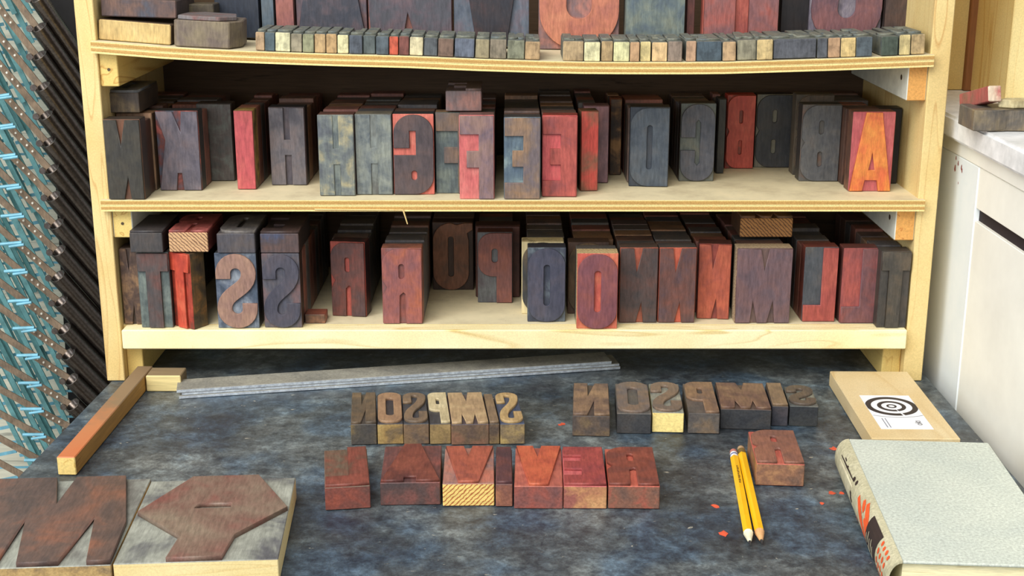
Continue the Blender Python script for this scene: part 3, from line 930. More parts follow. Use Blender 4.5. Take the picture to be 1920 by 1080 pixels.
# wedge-shaped block
Yw = -.002
x0, x1, x2 = at_y(323, 80, Yw).x, at_y(433, 90, Yw).x, at_y(457, 70, .03).x
zl = max(ztop(x0), ztop(x1), ztop(x2)) + .0006
t = thing('wood_type_block', 'low grey-brown block with rounded raised face right of the yellow block', 'large type block', (x0, Yw, ztop(x1)), (0, -slope_of(x0, x1) * 1.0, 0))
wd = x1 - x0
pts = [(.0008, .003), (.005, 0), (wd - .002, 0), (x2 - x0, .024), (x2 - x0 - .003, .062), (.010, .062), (.0008, .050)]
zoff = ztop(x0) - ztop(x1) + .0008
link('body', prism_mesh(pts, zoff, zoff + .026, .001), inky((132, 116, 96), (116, 100, 90), (146, 130, 100)), t)
pts2 = [(.004, .006), (.02, .001), (wd - .012, .002), (wd + .002, .020), (wd - .004, .05), (.02, .055), (.006, .04)]
link('raised_letter', prism_mesh(pts2, zoff + .0262, zoff + .0305, .0008), inky((128, 114, 112), (140, 92, 88), (120, 116, 120)), t)
o = link('wood_type_block', box_mesh((0, 0, 0), (.038, .03, .036), .001), inky((92, 82, 66), (80, 70, 60), (120, 108, 76)), None, (at_y(333, 36, .066).x, .0665, ztop(at_y(360, 36, .066).x) + .0012))
tag(o, 'dark brown block behind the low rounded block, touching the stacked blocks', 'large type block')

# row of small sorts lying along the front edge of the top shelf
ORD = ['first', 'second', 'third', 'fourth', 'fifth', 'sixth', 'seventh', 'eighth', 'ninth', 'tenth', 'eleventh', 'twelfth', 'thirteenth', 'fourteenth', 'fifteenth', 'sixteenth', 'seventeenth', 'eighteenth', 'nineteenth', 'twentieth', 'twenty-first', 'twenty-second', 'twenty-third', 'twenty-fourth', 'twenty-fifth', 'twenty-sixth', 'twenty-seventh', 'twenty-eighth', 'twenty-ninth', 'thirtieth', 'thirty-first', 'thirty-second', 'thirty-third', 'thirty-fourth', 'thirty-fifth', 'thirty-sixth', 'thirty-seventh', 'thirty-eighth', 'thirty-ninth', 'fortieth', 'forty-first', 'forty-second', 'forty-third', 'forty-fourth', 'forty-fifth']
C_ = {'tan': (192, 158, 112), 'slate': (86, 96, 104), 'cream': (226, 212, 164), 'olive': (156, 148, 116), 'orange': (208, 164, 104), 'red': (214, 84, 60), 'dark red': (132, 72, 66), 'brown': (120, 96, 80), 'greyish': (140, 132, 112), 'navy': (78, 92, 110), 'yellow': (218, 190, 128), 'dark green': (78, 86, 80), 'blue-grey': (100, 114, 122)}
SORTS = [(480, 497, 60, 'tan', 'I', 1), (497.5, 516, 60, 'slate', 'I', 2), (517, 545, 61, 'cream', 'I', 1), (546, 567, 57, 'olive', 'I', 2), (568, 589, 58, 'olive', 'I', 1), (590, 611, 58, 'tan', 'I', 1), (612, 632, 58, 'orange', 'I', 1), (633, 654, 60, 'cream', 'I', 1),
 (655, 680, 60, 'slate', 'L', 3), (681, 704, 60, 'slate', 'I', 3), (705, 729, 60, 'slate', 'L', 3), (730, 747, 64, 'red', 'I', 4), (748, 767, 61, 'dark red', 'I', 4), (768, 793, 68, 'cream', 'I', 4), (794, 820, 68, 'slate', 'I', 5), (821, 850, 66, 'brown', 'I', 5), (852, 889, 65, 'blue-grey', 'I', 1),
 (891, 917, 67, 'olive', 'E', 1), (918, 949, 69, 'greyish', 'I', 1), (951, 983, 72, 'greyish', 'Z', 1), (984, 1012, 74, 'tan', 'F', 1), (1055, 1094, 78, 'tan', 'J', 1), (1095, 1125, 74, 'cream', 'I', 1), (1127, 1149, 76, 'tan', 'I', 1), (1150, 1180, 73, 'cream', 'I', 1),
 (1181, 1199, 75, 'tan', 'I', 1), (1200, 1220, 77, 'yellow', 'I', 1), (1222, 1251, 80, 'yellow', 'F', 1), (1252, 1279, 75, 'greyish', 'I', 1), (1286, 1305, 81, 'tan', 'H', 1), (1306, 1353, 80, 'navy', 'E', 1), (1355, 1380, 79, 'tan', 'V', 1), (1382, 1418, 73, 'olive', 'A', 1),
 (1419, 1449, 78, 'yellow', 'A', 1), (1450, 1530, 76, 'slate', 'H', 1), (1532, 1551, 70, 'slate', 'I', 1), (1552, 1575, 78, 'tan', 'V', 1), (1576, 1604, 77, 'yellow', 'A', 1), (1605, 1635, 76, 'slate', 'E', 1), (1652, 1683, 74, 'dark green', 'L', 1), (1685, 1706, 75, 'yellow', 'I', 1), (1707, 1733, 74, 'tan', 'E', 1)]
topmat = inky((116, 120, 108), (96, 106, 108), (134, 134, 116), .55, 90)
for i, (xl, xr, yt, cn, ch, g) in enumerate(SORTS):
    Y = -.004 + random.uniform(-.001, .002)
    a, b = at_y(xl, 110, Y), at_y(xr, 110, Y)
    w = b.x - a.x - .0003
    x = (a.x + b.x) / 2
    z = max(ztop(a.x), ztop(b.x)) + .0004
    L = random.uniform(.060, .070) if xl < 1350 else random.uniform(.074, .082)
    hh = .0212 if xl > 1040 else .0200
    hh += random.uniform(-.0006, .0008)
    c = C_[cn]
    c = tuple(min(255, v * random.uniform(.95, 1.05)) for v in c)
    t = thing('small_type_sort', '%s-ended small type sort, %s from the left in the row along the top shelf' % (cn, ORD[i]), 'type sort', (x, Y, z), (0, -slope_of(a.x, b.x), 0), 'small type sorts along the top shelf edge')
    end = inky((round(c[0]), round(c[1]), round(c[2])), tuple(round(v * .84) for v in c), tuple(round(min(255, v * 1.08)) for v in c), .6, 120)
    me = box_mesh((-w / 2, 0, 0), (w / 2, L, hh - .002), .0006)
    me.materials.append(topmat); me.materials.append(end)
    for p in me.polygons:
        if p.normal.y < -.7:
            p.material_index = 1
    link('body', me, None, t)
    if w < .012: ch = 'I'
    lm = letter_mesh(ch if ch != 'Z' else 'N', w, L * .80, .002)
    link('raised_letter', lm, topmat, t, (0, L * .16, hh), (-math.pi / 2, 0, 0))

# ================================================================== ON THE TABLE
def lay(ch, xl, xr, yb, yt, face, recess, label, rot=0.0, end=None, shear=0.0, length=None, group=None):
    a, b = at_z(xl, yb, 0), at_z(xr, yb, 0)
    w = (b.x - a.x)
    x = (a.x + b.x) / 2
    L = length or (at_z((xl + xr) / 2, yt, TH).y - a.y)
    return type_block(ch, w, L, (x, a.y, .0005), math.radians(rot), face, recess, label, lying=True, body=end, shear=shear, group=group)

# REVIVAL
lay('L', 611, 695, 956, 838, inky((132, 66, 54), (108, 74, 60), (150, 72, 58)), inky((120, 84, 68), (112, 96, 78), (150, 76, 60)), 'red-brown L block lying first from left in the REVIVAL row', rot=8, end=inky((146, 76, 64), (118, 74, 66), (176, 84, 62)))
lay('a', 714, 826, 948, 832, inky((120, 60, 50), (100, 52, 48), (140, 70, 54)), inky((120, 70, 66), (98, 64, 64), (150, 76, 68)), 'dark red A block lying in the REVIVAL row', rot=2, end=inky((104, 74, 70), (86, 70, 70), (140, 80, 72)))
lay('V', 830.5, 927, 950, 836, inky((176, 84, 62), (156, 76, 62), (190, 94, 68)), inky((180, 120, 104), (150, 110, 106), (200, 110, 88)), 'red V block with striped cream end in the REVIVAL row', rot=1, end=bare((236, 206, 124), (176, 104, 60), 0, .6, True))
lay('I', 929.5, 961, 951, 838, inky((96, 58, 62), (80, 54, 60), (120, 66, 60)), inky((110, 70, 66)), 'narrow dark plum I block lying in the REVIVAL row', rot=.5, end=inky((150, 92, 74), (120, 84, 80), (204, 130, 84)))
lay('V', 964, 1055, 955, 836, inky((204, 88, 56), (184, 76, 54), (214, 100, 62)), inky((190, 96, 78), (170, 84, 74), (206, 108, 88)), 'bright orange-red V block lying in the REVIVAL row', rot=-1, end=inky((150, 86, 78), (128, 80, 78), (180, 84, 68)))
lay('e', 1056.5, 1137, 955, 838, inky((164, 64, 62), (148, 60, 62), (176, 72, 64)), inky((206, 92, 92), (196, 84, 86), (214, 110, 104)), 'crimson E block lying in the REVIVAL row', rot=-1, end=inky((206, 140, 92), (170, 96, 84), (222, 164, 106)))
lay('R', 1140, 1236, 955, 838, inky((138, 66, 52), (120, 62, 54), (156, 76, 58)), inky((204, 92, 72), (190, 84, 68), (212, 104, 80)), 'brown-red R block lying last in the REVIVAL row', rot=-1.5, end=inky((150, 98, 78), (124, 90, 78), (196, 88, 70)))
lay('R', 1417, 1506, 912, 806, inky((146, 92, 74), (128, 84, 72), (160, 102, 78)), inky((206, 96, 78), (194, 86, 72), (214, 108, 86)), 'red-edged R block lying alone beside the two pencils', rot=-4, end=inky((160, 110, 82), (128, 96, 80), (196, 140, 92)))
# SIMPSON, left setting
sy = 790
lay('n', 655, 703, 835, 736, inky((108, 88, 68), (90, 78, 66), (124, 100, 72)), (84, 76, 70), 'dim brown N sort, leftmost of the smaller SIMPSON setting', rot=3.0, shear=-.05, end=inky((92, 84, 74), (78, 74, 72), (150, 122, 70)))
lay('o', 705, 753, 834, 736, inky((164, 124, 90), (150, 112, 84), (174, 134, 98)), (60, 60, 68), 'light brown O sort with a black counter in the smaller SIMPSON setting', rot=3.0, shear=-.05, end=inky((170, 134, 76), (120, 100, 76), (194, 160, 92)))
lay('S', 754, 801, 834, 736, inky((128, 104, 82), (112, 94, 78), (140, 112, 84)), (70, 72, 78), 'grey-brown S sort between the O and the P of the smaller SIMPSON setting', rot=3.0, shear=-.05, end=inky((138, 108, 80), (110, 92, 80), (160, 126, 86)))
lay('P', 803, 842, 834, 736, inky((204, 184, 138), (190, 170, 128), (212, 194, 150)), (66, 66, 72), 'pale cream P sort in the smaller SIMPSON setting', rot=3.0, shear=-.05, end=inky((162, 132, 82), (128, 104, 76), (176, 146, 94)))
lay('M', 843, 913, 835, 736, inky((184, 150, 108), (170, 138, 102), (194, 162, 118)), (92, 78, 84), 'wide tan M sort in the smaller SIMPSON setting', rot=3.0, shear=-.05, end=inky((124, 98, 76), (104, 84, 74), (150, 104, 80)))
lay('I', 914, 933, 834, 739, inky((140, 112, 84), (126, 102, 80), (150, 122, 88)), (80, 72, 68), 'slim brown I sort in the smaller SIMPSON setting', rot=3.0, shear=-.05, end=inky((116, 92, 72), (92, 78, 70), (150, 122, 76)))
lay('S', 934.5, 980, 834, 736, inky((188, 152, 98), (172, 138, 92), (196, 162, 108)), (72, 84, 112), 'golden tan S sort, rightmost of the smaller SIMPSON setting', rot=2.5, shear=-.05, end=inky((150, 126, 90), (110, 96, 84), (196, 164, 96)))
# SIMPSON, right setting
lay('n', 1073, 1143, 819, 719, inky((136, 106, 82), (104, 82, 74), (156, 122, 88)), (80, 70, 66), 'brown N block, leftmost of the larger SIMPSON setting', rot=-3, end=inky((112, 92, 76), (88, 78, 74), (136, 112, 76)))
lay('o', 1156, 1220, 814, 716, inky((124, 104, 90), (108, 98, 98), (140, 110, 86)), (96, 92, 88), 'grey-brown O block in the larger SIMPSON setting', rot=-3, end=inky((72, 72, 74)))
lay('S', 1222.5, 1281, 812, 716, inky((132, 108, 88), (116, 100, 90), (144, 114, 90)), inky((128, 132, 124), (100, 104, 104), (160, 158, 140)), 'brown S block with a bare cream front end in the larger SIMPSON setting', rot=-3, end=bare((246, 224, 148), (220, 186, 106), 2, .6))
lay('P', 1290, 1348, 814, 716, inky((138, 104, 78), (116, 92, 80), (150, 116, 82)), (98, 90, 84), 'brown P block with grey front in the larger SIMPSON setting', rot=-3, end=inky((104, 96, 90), (92, 86, 84), (130, 108, 86)))
lay('M', 1350, 1444, 806, 718, inky((122, 88, 70), (100, 70, 66), (142, 108, 78)), (92, 76, 70), 'wide dark brown M block in the larger SIMPSON setting', rot=-3.5, end=inky((66, 68, 72)))
lay('I', 1446, 1476, 800, 718, inky((138, 110, 82), (120, 96, 76), (150, 120, 88)), (84, 76, 72), 'slim brown I block in the larger SIMPSON setting', rot=-4, end=inky((72, 72, 82)))
lay('S', 1479, 1532, 800, 722, inky((100, 84, 70), (86, 76, 70), (110, 92, 74)), inky((112, 112, 104), (92, 96, 94), (150, 150, 130)), 'dull dark S block, rightmost of the larger SIMPSON setting', rot=-4.5, end=inky((64, 66, 68)))

# big display letters at the front left
BIGREF = {}
def big(ch, corners, face, recess, label, end, relief=.005):
    P = [at_z(x, y, TH) for x, y in corners]       # near-left, near-right, far-right, far-left
    u = ((P[1] - P[0]) + (P[2] - P[3])) / 2
    v = ((P[3] - P[0]) + (P[2] - P[1])) / 2
    au = math.atan2(u.y, u.x); av = math.atan2(v.y, v.x) - math.pi / 2
    ang = au * .62 + av * .38
    w, L = (P[1] - P[0]).length, v.length
    if ch == 'Y':
        BIGREF['a'] = ang; BIGREF['p'] = P[0] if False else (P[0] + P[1]) / 2 - Vector((math.cos(ang), math.sin(ang), 0)) * (w / 2 + .0012)
    near = (P[0] + P[1]) / 2
    if ch == 'W':
        ang = BIGREF['a']; near = BIGREF['p'] - Vector((math.cos(ang), math.sin(ang), 0)) * (w / 2) + Vector((0, -.001, 0))
    t = type_block(ch, w, L, (near.x, near.y, .0005), ang, face, recess, label, lying=True, relief=relief, cat='large type block')
    b = [c for c in t.children if c.name.startswith('body')][0]
    b.data.materials.append(end)
    for p in b.data.polygons:
        if abs(p.normal.y) < .5:
            p.material_index = 1
    return t
big('Y', [(213, 1046), (520, 1044), (548, 887), (272, 897)], inky((132, 98, 84), (140, 62, 58), (140, 120, 100), .4, 14), inky((150, 152, 140), (96, 96, 100), (170, 172, 158), .5, 22), 'large chamfered letter block with cream front lying at the front left', pine((240, 222, 168), (214, 180, 112), 0), .004)
big('W', [(-150, 1050), (212, 1050), (270, 893), (-20, 886)], inky((106, 78, 68), (84, 66, 62), (138, 84, 62), .4, 20), inky((150, 152, 142), (120, 118, 112), (166, 170, 156), .5, 26), 'large dark M block cut off by the bottom left of the photo', inky((196, 158, 96), (150, 124, 88), (212, 176, 110)), .004)

# square sticks at the back left
def stick(px0, px1, w, h, mats, label, name='wooden_stick', z=0.0005):
    """bar between two ground points (front end first)"""
    p0, p1 = px0, px1
    d = (p1 - p0); L = d.length
    ang = math.atan2(d.y, d.x) - math.pi / 2
    me = box_mesh((-w / 2, 0, 0), (w / 2, L, h), .0008)
    for mm in mats: me.materials.append(mm)
    for p in me.polygons:
        if len(mats) > 1 and p.normal.y < -.7: p.material_index = 1
        if len(mats) > 2 and p.normal.z > .7: p.material_index = 2
    o = link(name, me, None, None, (p0.x, p0.y, z), (0, 0, ang))
    return tag(o, label, 'wooden stick')
def stick_top():
    m, nt, b = new_mat('two_tone_stick')
    v, tc = coords(nt)
    sep = nt.nodes.new('ShaderNodeSeparateXYZ'); nt.links.new(tc.outputs['Object'], sep.inputs[0])
    n = noise(nt, v, 60, 4, .6)
    ad = nt.nodes.new('ShaderNodeMath'); ad.operation = 'MULTIPLY_ADD'; ad.inputs[1].default_value = .10
    nt.links.new(n, ad.inputs[0]); nt.links.new(sep.outputs[1], ad.inputs[2])
    col = ramp(nt, ad.outputs[0], [(.05, rgb((196, 112, 66))), (.13, rgb((190, 122, 78))), (.19, rgb((138, 112, 84))), (.4, rgb((132, 112, 88)))])
    nt.links.new(col, b.inputs['Base Color']); b.inputs['Roughness'].default_value = .5
    return m
SW, SH = .0165, .0175
pA = at_z(123, 858, SH); pA.z = 0; pB = at_z(272, 687, SH); pB.z = 0
stick(pA, pB, SW, SH, [bare((176, 132, 70), (140, 100, 52), 1), bare((236, 206, 130), (216, 176, 96), 1), stick_top()], 'long square stick with orange near end along the left table edge')
o = link('wood_block', box_mesh((-.0165, 0, 0), (.0200, .026, SH), .0008), None, None, (at_z(303, 735).x + .001, at_z(303, 735).y, .0005), (0, 0, math.radians(0)))
o.data.materials.append(bare((140, 120, 92), None, 0)); o.data.materials.append(bare((226, 206, 146), (176, 150, 96), 0))
for p in o.data.polygons:
    if p.normal.y < -.7: p.material_index = 1
tag(o, 'short cream-fronted wood block at the far end of the long stick', 'wood block')

# stack of grey spacing strips
a, b = at_z(336, 749), at_z(1163, 693)
d = b - a; L = d.length; ang = math.atan2(d.y, d.x)
t = thing('spacing_strips', 'long grey metal spacing strips stacked in one bar across the table', 'metal strips', (a.x, a.y, .0005), (0, 0, ang))
mm_side = plain('lead_edge', (206, 214, 228), .38, .5, .16, 200)
mm_top = inky((158, 154, 142), (140, 138, 130), (172, 168, 154), .5, 40)
zc = 0
for k, (hh, dx) in enumerate(((.0035, 0), (.0032, .003), (.0037, -.002))):
    me = box_mesh((dx, 0 if k != 1 else .0006, zc), (L - .004 * k + dx, .032, zc + hh - .0003), .0003)
    me.materials.append(mm_side); me.materials.append(mm_top)
    for p in me.polygons:
        if p.normal.z > .7: p.material_index = 1
    link('strip', me, None, t)
    zc += hh

# pencils
def pencil(pe, pt, r, label, ferrule, wood, eraser, sharp=.0): 
    p0, p1 = at_z(*pe, r), at_z(*pt, r)
    d = p1 - p0; L = d.length
    ang = math.atan2(d.y, d.x)
    t = thing('pencil', label, 'pencil', (p0.x, p0.y, r + .0004), (0, 0, ang))
    def part(name, x0, x1, ra, rb, n, m):
        bm = bmesh.new(); add_tube(bm, (x0, 0, 0), (x1, 0, 0), ra, rb, n)
        return link(name, bm_mesh(bm), m, t)
    part('eraser', 0, .006, r * .78, r * .82, 14, eraser)
    fe = part('ferrule', .006, .016, r * .86, r * .86, 16, ferrule)
    part('shaft', .016, L - .021, r, r, 6, plain('yellow_lacquer', (246, 188, 22), .3, 0, .04))
    part('sharpened_wood', L - .021, L - .006, r * .96, r * .32, 12, wood)
    part('lead_tip', L - .006, L, r * .32, r * .05, 10, plain('graphite', (46, 44, 46), .4))
    return t, L
pc, L = pencil((1375, 848), (1407, 1023), .0042, 'yellow pencil with white and blue ferrule band, the left of the two', plain('white_ferrule', (228, 230, 236), .4), plain('pale_wood', (240, 228, 196), .7), plain('pink_eraser', (196, 124, 110), .8))
bm = bmesh.new(); add_tube(bm, (.0095, 0, 0), (.0115, 0, 0), .0042 * .88, None, 16)
link('blue_band', bm_mesh(bm), plain('blue_band', (66, 84, 150), .4), pc)
bm = bmesh.new()
for i in range(9):       # small stamped dark lettering
    x = .040 + i * .0042
    add_box(bm, (x, -.0009, .0037), (x + .0026 + (i % 3) * .0004, .0007 + (i % 2) * .0004, .0039))
link('stamped_lettering', bm_mesh(bm), plain('dark_stamp', (112, 78, 20), .5), pc)
pencil((1389, 842), (1429, 1021), .0042, 'yellow pencil with tarnished brass ferrule, nearer the lone R block', plain('brass_ferrule', (150, 128, 74), .4, .5), plain('tan_wood', (216, 164, 112), .7), plain('worn_eraser', (170, 140, 106), .8))

# block with the target label
def fit(corners, Z):
    P = [at_z(x, y, Z) for x, y in corners]        # near-left, near-right, far-right, far-left
    u = ((P[1] - P[0]) + (P[2] - P[3])) / 2
    v = ((P[3] - P[0]) + (P[2] - P[1])) / 2
    au = math.atan2(u.y, u.x); av = math.atan2(v.y, v.x) - math.pi / 2
    c = sum(P, Vector()) / 4
    return c, u.length, v.length, (au + av) / 2
ZT = .016
c, w, L, ang = fit([(1632, 822), (1795, 824), (1706, 696), (1559, 698)], ZT)
t = thing('wooden_block', 'pale wooden block with a round black and white target sticker behind the book', 'wood block', (c.x, c.y, .0005), (0, 0, ang))
link('body', box_mesh((-w / 2, -L / 2, 0), (w / 2, L / 2, ZT), .0008), pine((222, 202, 162), (204, 176, 128), 1, 12), t)
# the sticker, measured in the block's own frame
def loc_of(px, py, Z):
    p = at_z(px, py, Z) - Vector((c.x, c.y, 0))
    return Vector((p.x * math.cos(-ang) - p.y * math.sin(-ang), p.x * math.sin(-ang) + p.y * math.cos(-ang)))
q = [loc_of(*p, ZT) for p in ((1640, 804), (1741, 808), (1715, 745), (1620, 741))]
wl = ((q[1] - q[0]).x + (q[2] - q[3]).x) / 2; hl = ((q[3] - q[0]).y + (q[2] - q[1]).y) / 2
cx, cy = sum(v.x for v in q) / 4, sum(v.y for v in q) / 4
st = link('sticker', box_mesh((cx - wl / 2, cy - hl / 2, ZT + .0001), (cx + wl / 2, cy + hl / 2, ZT + .0004)), plain('sticker_paper', (236, 238, 244), .6, 0, .02), t)
ink = plain('printed_black', (44, 36, 42), .5)
def ring(cx, cy, r0, r1, gap, clipx, z=ZT + .0004, n=64, name='printed_ring'):
    bm = bmesh.new()
    for i in range(n):
        a0, a1 = 2 * math.pi * i / n, 2 * math.pi * (i + 1) / n
        am = math.degrees((a0 + a1) / 2)
        if gap and abs((am - 282) % 360) < 5: continue
        q = [(cx + max(-clipx, min(clipx, r * math.cos(a))), cy + r * math.sin(a)) for r, a in ((r0, a0), (r1, a0), (r1, a1), (r0, a1))]
        if abs(q[0][0] - q[1][0]) + abs(q[0][1] - q[1][1]) < 1e-6: continue
        lo = [bm.verts.new((x, y, z)) for x, y in q]; hi = [bm.verts.new((x, y, z + .0002)) for x, y in q]
        bm.faces.new(hi); bm.faces.new(lo[::-1])
        for j in range(4):
            k = (j + 1) % 4
            bm.faces.new((lo[j], lo[k], hi[k], hi[j]))
    return link(name, bm_mesh(bm), ink, st)
rc = cy + hl * .14
R0 = wl * .50
ring(cx, rc + .002, R0 * .80, R0 * 1.02, True, wl / 2 - .0002)
ring(cx, rc + .002, R0 * .40, R0 * .56, True, wl)
ring(cx, rc + .002, R0 * .12, R0 * .20, False, wl)
bm = bmesh.new()
for i in range(14):     # thin curve under the target
    u0, u1 = -1 + 2 * i / 14, -1 + 2 * (i + 1) / 14
    f = lambda u: rc + .002 - R0 * 1.22 + R0 * .22 * u * u
    x0, x1 = cx + u0 * wl * .49, cx + u1 * wl * .49
    p = [(x0, f(u0)), (x1, f(u1)), (x1, f(u1) + .0006), (x0, f(u0) + .0006)]
    vs = [bm.verts.new((x, y, ZT + .0006)) for x, y in p]; bm.faces.new(vs)
for k in range(2):      # two columns of tiny print
    add_box(bm, (cx - wl * .36 + k * .0030, cy - hl * .46, ZT + .0004), (cx - wl * .36 + k * .0030 + .0006, cy - hl * .20, ZT + .0006))
link('printed_lines', bm_mesh(bm), plain('print_grey', (96, 100, 120), .5), st)
def text_mesh(body, size, ext=.0001):
    cu = bpy.data.curves.new('t', 'FONT'); cu.body = body; cu.size = size; cu.extrude = ext; cu.align_x = 'CENTER'; cu.align_y = 'CENTER'
    o = bpy.data.objects.new('t', cu); COL.objects.link(o)
    dg = bpy.context.evaluated_depsgraph_get(); dg.update()
    me = bpy.data.meshes.new_from_object(o.evaluated_get(dg)); bpy.data.objects.remove(o)
    me.materials.clear()
    return me
link('printed_lettering', text_mesh('DJO', .0062), ink, st, (cx + wl * .30, cy - hl * .33, ZT + .0005), (0, 0, -math.pi / 2))

# book
ZB = .034
c, w, L, ang = fit([(1701, 1057), (1990, 1060), (1872, 831), (1586, 824)], ZB)
w *= 1.0
ext_r = .03
t = thing('book', 'thick pale green-grey clothbound book lying at the right front of the table', 'book', (c.x, c.y, .0005), (0, 0, ang))
cloth = inky((208, 215, 202), (202, 210, 199), (214, 220, 206), .75, 14)
spine_m = inky((206, 198, 158), (196, 188, 150), (212, 204, 168), .75, 40)
x0, x1 = -w / 2, w / 2 + ext_r * 0
y0, y1 = -L / 2, L / 2
link('cover', box_mesh((x0, y0, ZB - .0025), (x1, y1, ZB), .0008), cloth, t)
link('cover', box_mesh((x0, y0, 0), (x1, y1, .0025), .0008), cloth, t)
link('page_block', box_mesh((x0 + .001, y0 + .004, .0026), (x1 - .004, y1 - .004, ZB - .0026)), bare((250, 240, 196), (232, 214, 160), 0, .8, False, 900), t)
bm = bmesh.new()
n = 12
ro, sag = ZB / 2, .011
prof = []
for i in range(n + 1):
    a = math.pi / 2 + math.pi * i / n
    prof.append((x0 + sag * math.cos(a), ZB / 2 + ro * math.sin(a)))
inner = [(x0 + (sag - .0018) * math.cos(math.pi / 2 + math.pi * i / n), ZB / 2 + (ro - .0018) * math.sin(math.pi / 2 + math.pi * i / n)) for i in range(n + 1)]
for i in range(n):
    q = []
    for y in (y0, y1):
        for (x, z) in (prof[i], prof[i + 1], inner[i + 1], inner[i]):
            q.append(bm.verts.new((x, y, z)))
    for f in ((0, 1, 2, 3), (7, 6, 5, 4), (0, 4, 5, 1), (2, 6, 7, 3)):
        bm.faces.new([q[j] for j in f])
bmesh.ops.remove_doubles(bm, verts=bm.verts, dist=1e-6)
sp = link('spine', bm_mesh(bm), spine_m, t)
def on_spine(s, q_, off=.0003):
    """s: 0 far end .. 1 near end, q_: 0 top .. 1 bottom around the curved spine"""
    a = math.pi / 2 + math.pi * q_
    return Vector((x0 + (sag + off) * math.cos(a), y1 + (y0 - y1) * s, ZB / 2 + (ro + off) * math.sin(a)))
def spine_patch(polys, mat, name, off=.0003):
    bm = bmesh.new()
    for (s0, q0, s1, q1, hw) in polys:       # strokes across the spine surface
        N, M = 6, 6
        dx, dy = s1 - s0, q1 - q0
        AR = ZB * 1.1          # length of the curved spine in metres per unit of q
        ln = math.hypot(dx * L, dy * AR) or 1
        nx, ny = -(dy * AR) / ln, (dx * L) / ln
        rows = []
        for i in range(N + 1):
            u = i / N
            s_, q_ = s0 + dx * u, q0 + dy * u
            k = hw * (1 - (.45 * abs(2 * u - 1) if hw < .0035 else 0))
            rows.append([bm.verts.new(on_spine(s_ + nx * k * t_ / L, q_ + ny * k * t_ / AR, off)) for t_ in [(-1 + 2 * j / M) for j in range(M + 1)]])
        for ra, rb in zip(rows, rows[1:]):
            for j in range(M):
                bm.faces.new((ra[j], ra[j + 1], rb[j + 1], rb[j]))
    return link(name, bm_mesh(bm), mat, sp)
orange = plain('orange_print', (236, 92, 44), .6)
black = plain('black_print', (52, 40, 38), .6)
# big orange letters, running down the spine
spine_patch([(.47, .62, .53, .74, .0013), (.46, .30, .64, .62, .0027), (.52, .22, .57, .34, .0022), (.56, .18, .70, .50, .0030), (.58, .66, .72, .80, .0022), (.60, .40, .74, .66, .0020)], orange, 'orange_lettering')
spine_patch([(.66, .40, .82, .40, .0090)], black, 'dark_title_panel', .0004)
spine_patch([(.68, .44, .69, .58, .0008), (.705, .38, .71, .54, .0009), (.73, .44, .74, .60, .0009), (.755, .40, .765, .56, .0009), (.78, .46, .79, .60, .0009), (.70, .60, .79, .61, .0006)], plain('cream_print', (210, 200, 170), .6), 'cream_lettering', .0008)
spine_patch([(.84 + .032 * (i // 4), .20 + .14 * (i % 4) + .03 * ((i // 4) % 2), .856 + .032 * (i // 4), .25 + .14 * (i % 4), .0017) for i in range(16)], orange, 'small_orange_lettering')
spine_patch([(.09, .30, .34, .28, .0006), (.32, .24, .345, .26, .0016), (.36, .22, .38, .25, .0018), (.34, .46, .37, .50, .0013), (.35, .54, .385, .56, .0013), (.20, .30, .22, .26, .0009), (.14, .24, .17, .25, .0006)], black, 'worn_black_lettering')
spine_patch([(.10, .37, .36, .36, .0009)], plain('scratch_print', (236, 222, 190), .6), 'pale_scratch')

# ================================================================== WHITE CABINET ON THE RIGHT
CX = .462
m_white = plain('white_paint', (244, 252, 255), .45, 0, .03, 12)
m_white2 = plain('cream_paint', (248, 246, 236), .5, 0, .03, 10)
cab = thing('cabinet', 'white painted cabinet standing against the right side of the table', 'cabinet', (0, 0, -.80))
Zc = .80
z_top, z_lip, z_face = .282 + Zc, .258 + Zc, .241 + Zc
ysl = -.045
link('body', box_mesh((CX + .006, -1.2, 0), (CX + .70, .42, z_face), .001), m_white2, cab)
link('stile', box_mesh((CX, ysl, 0), (CX + .0058, .10, z_face), .0008), m_white, cab)
pz0 = at_x(1820, 385, CX).z + Zc
pz1 = at_x(1820, 402, CX).z + Zc
link('rail', box_mesh((CX + .001, -1.2, pz0), (CX + .0058, ysl - .0004, z_face), .0006), m_white2, cab)
link('panel', box_mesh((CX + .001, -1.2, 0), (CX + .0058, ysl - .0004, pz1 - .004), .0006), m_white2, cab)
link('slot_shadow_gap', box_mesh((CX + .0050, -1.2, pz1 - .004), (CX + .0059, ysl - .0004, pz0)), plain('dark_slot', (34, 22, 26), .8), cab)
link('moulding', box_mesh((CX - .001, -1.2, z_face + .0002), (CX + .70, .42, z_lip), .0015), m_white2, cab)
link('counter_top', box_mesh((CX - .010, -1.2, z_lip + .0002), (CX + .70, .42, z_top), .003, 2), plain('chipped_white_paint', (234, 236, 236), .45, 0, .10, 40), cab)
# rust marks on the stile
bm = bmesh.new()
for (x, y, s) in ((1793, 296, 1.3), (1797, 306, 1.6), (1791, 315, 2.2), (1803, 314, 1.8), (1804, 320, 1.4), (1797, 343, .8)):
    p = at_x(x, y, CX)
    d_ = .001 * s
    vs = [bm.verts.new((CX - .0002, p.y + a * d_, p.z + Zc + b * d_ * 1.8)) for a, b in ((-1, -.6), (0, -1), (1, -.4), (.7, .6), (-.4, 1))]
    bm.faces.new(vs)
link('rust_mark', bm_mesh(bm), plain('rust', (150, 70, 56), .8), cab)

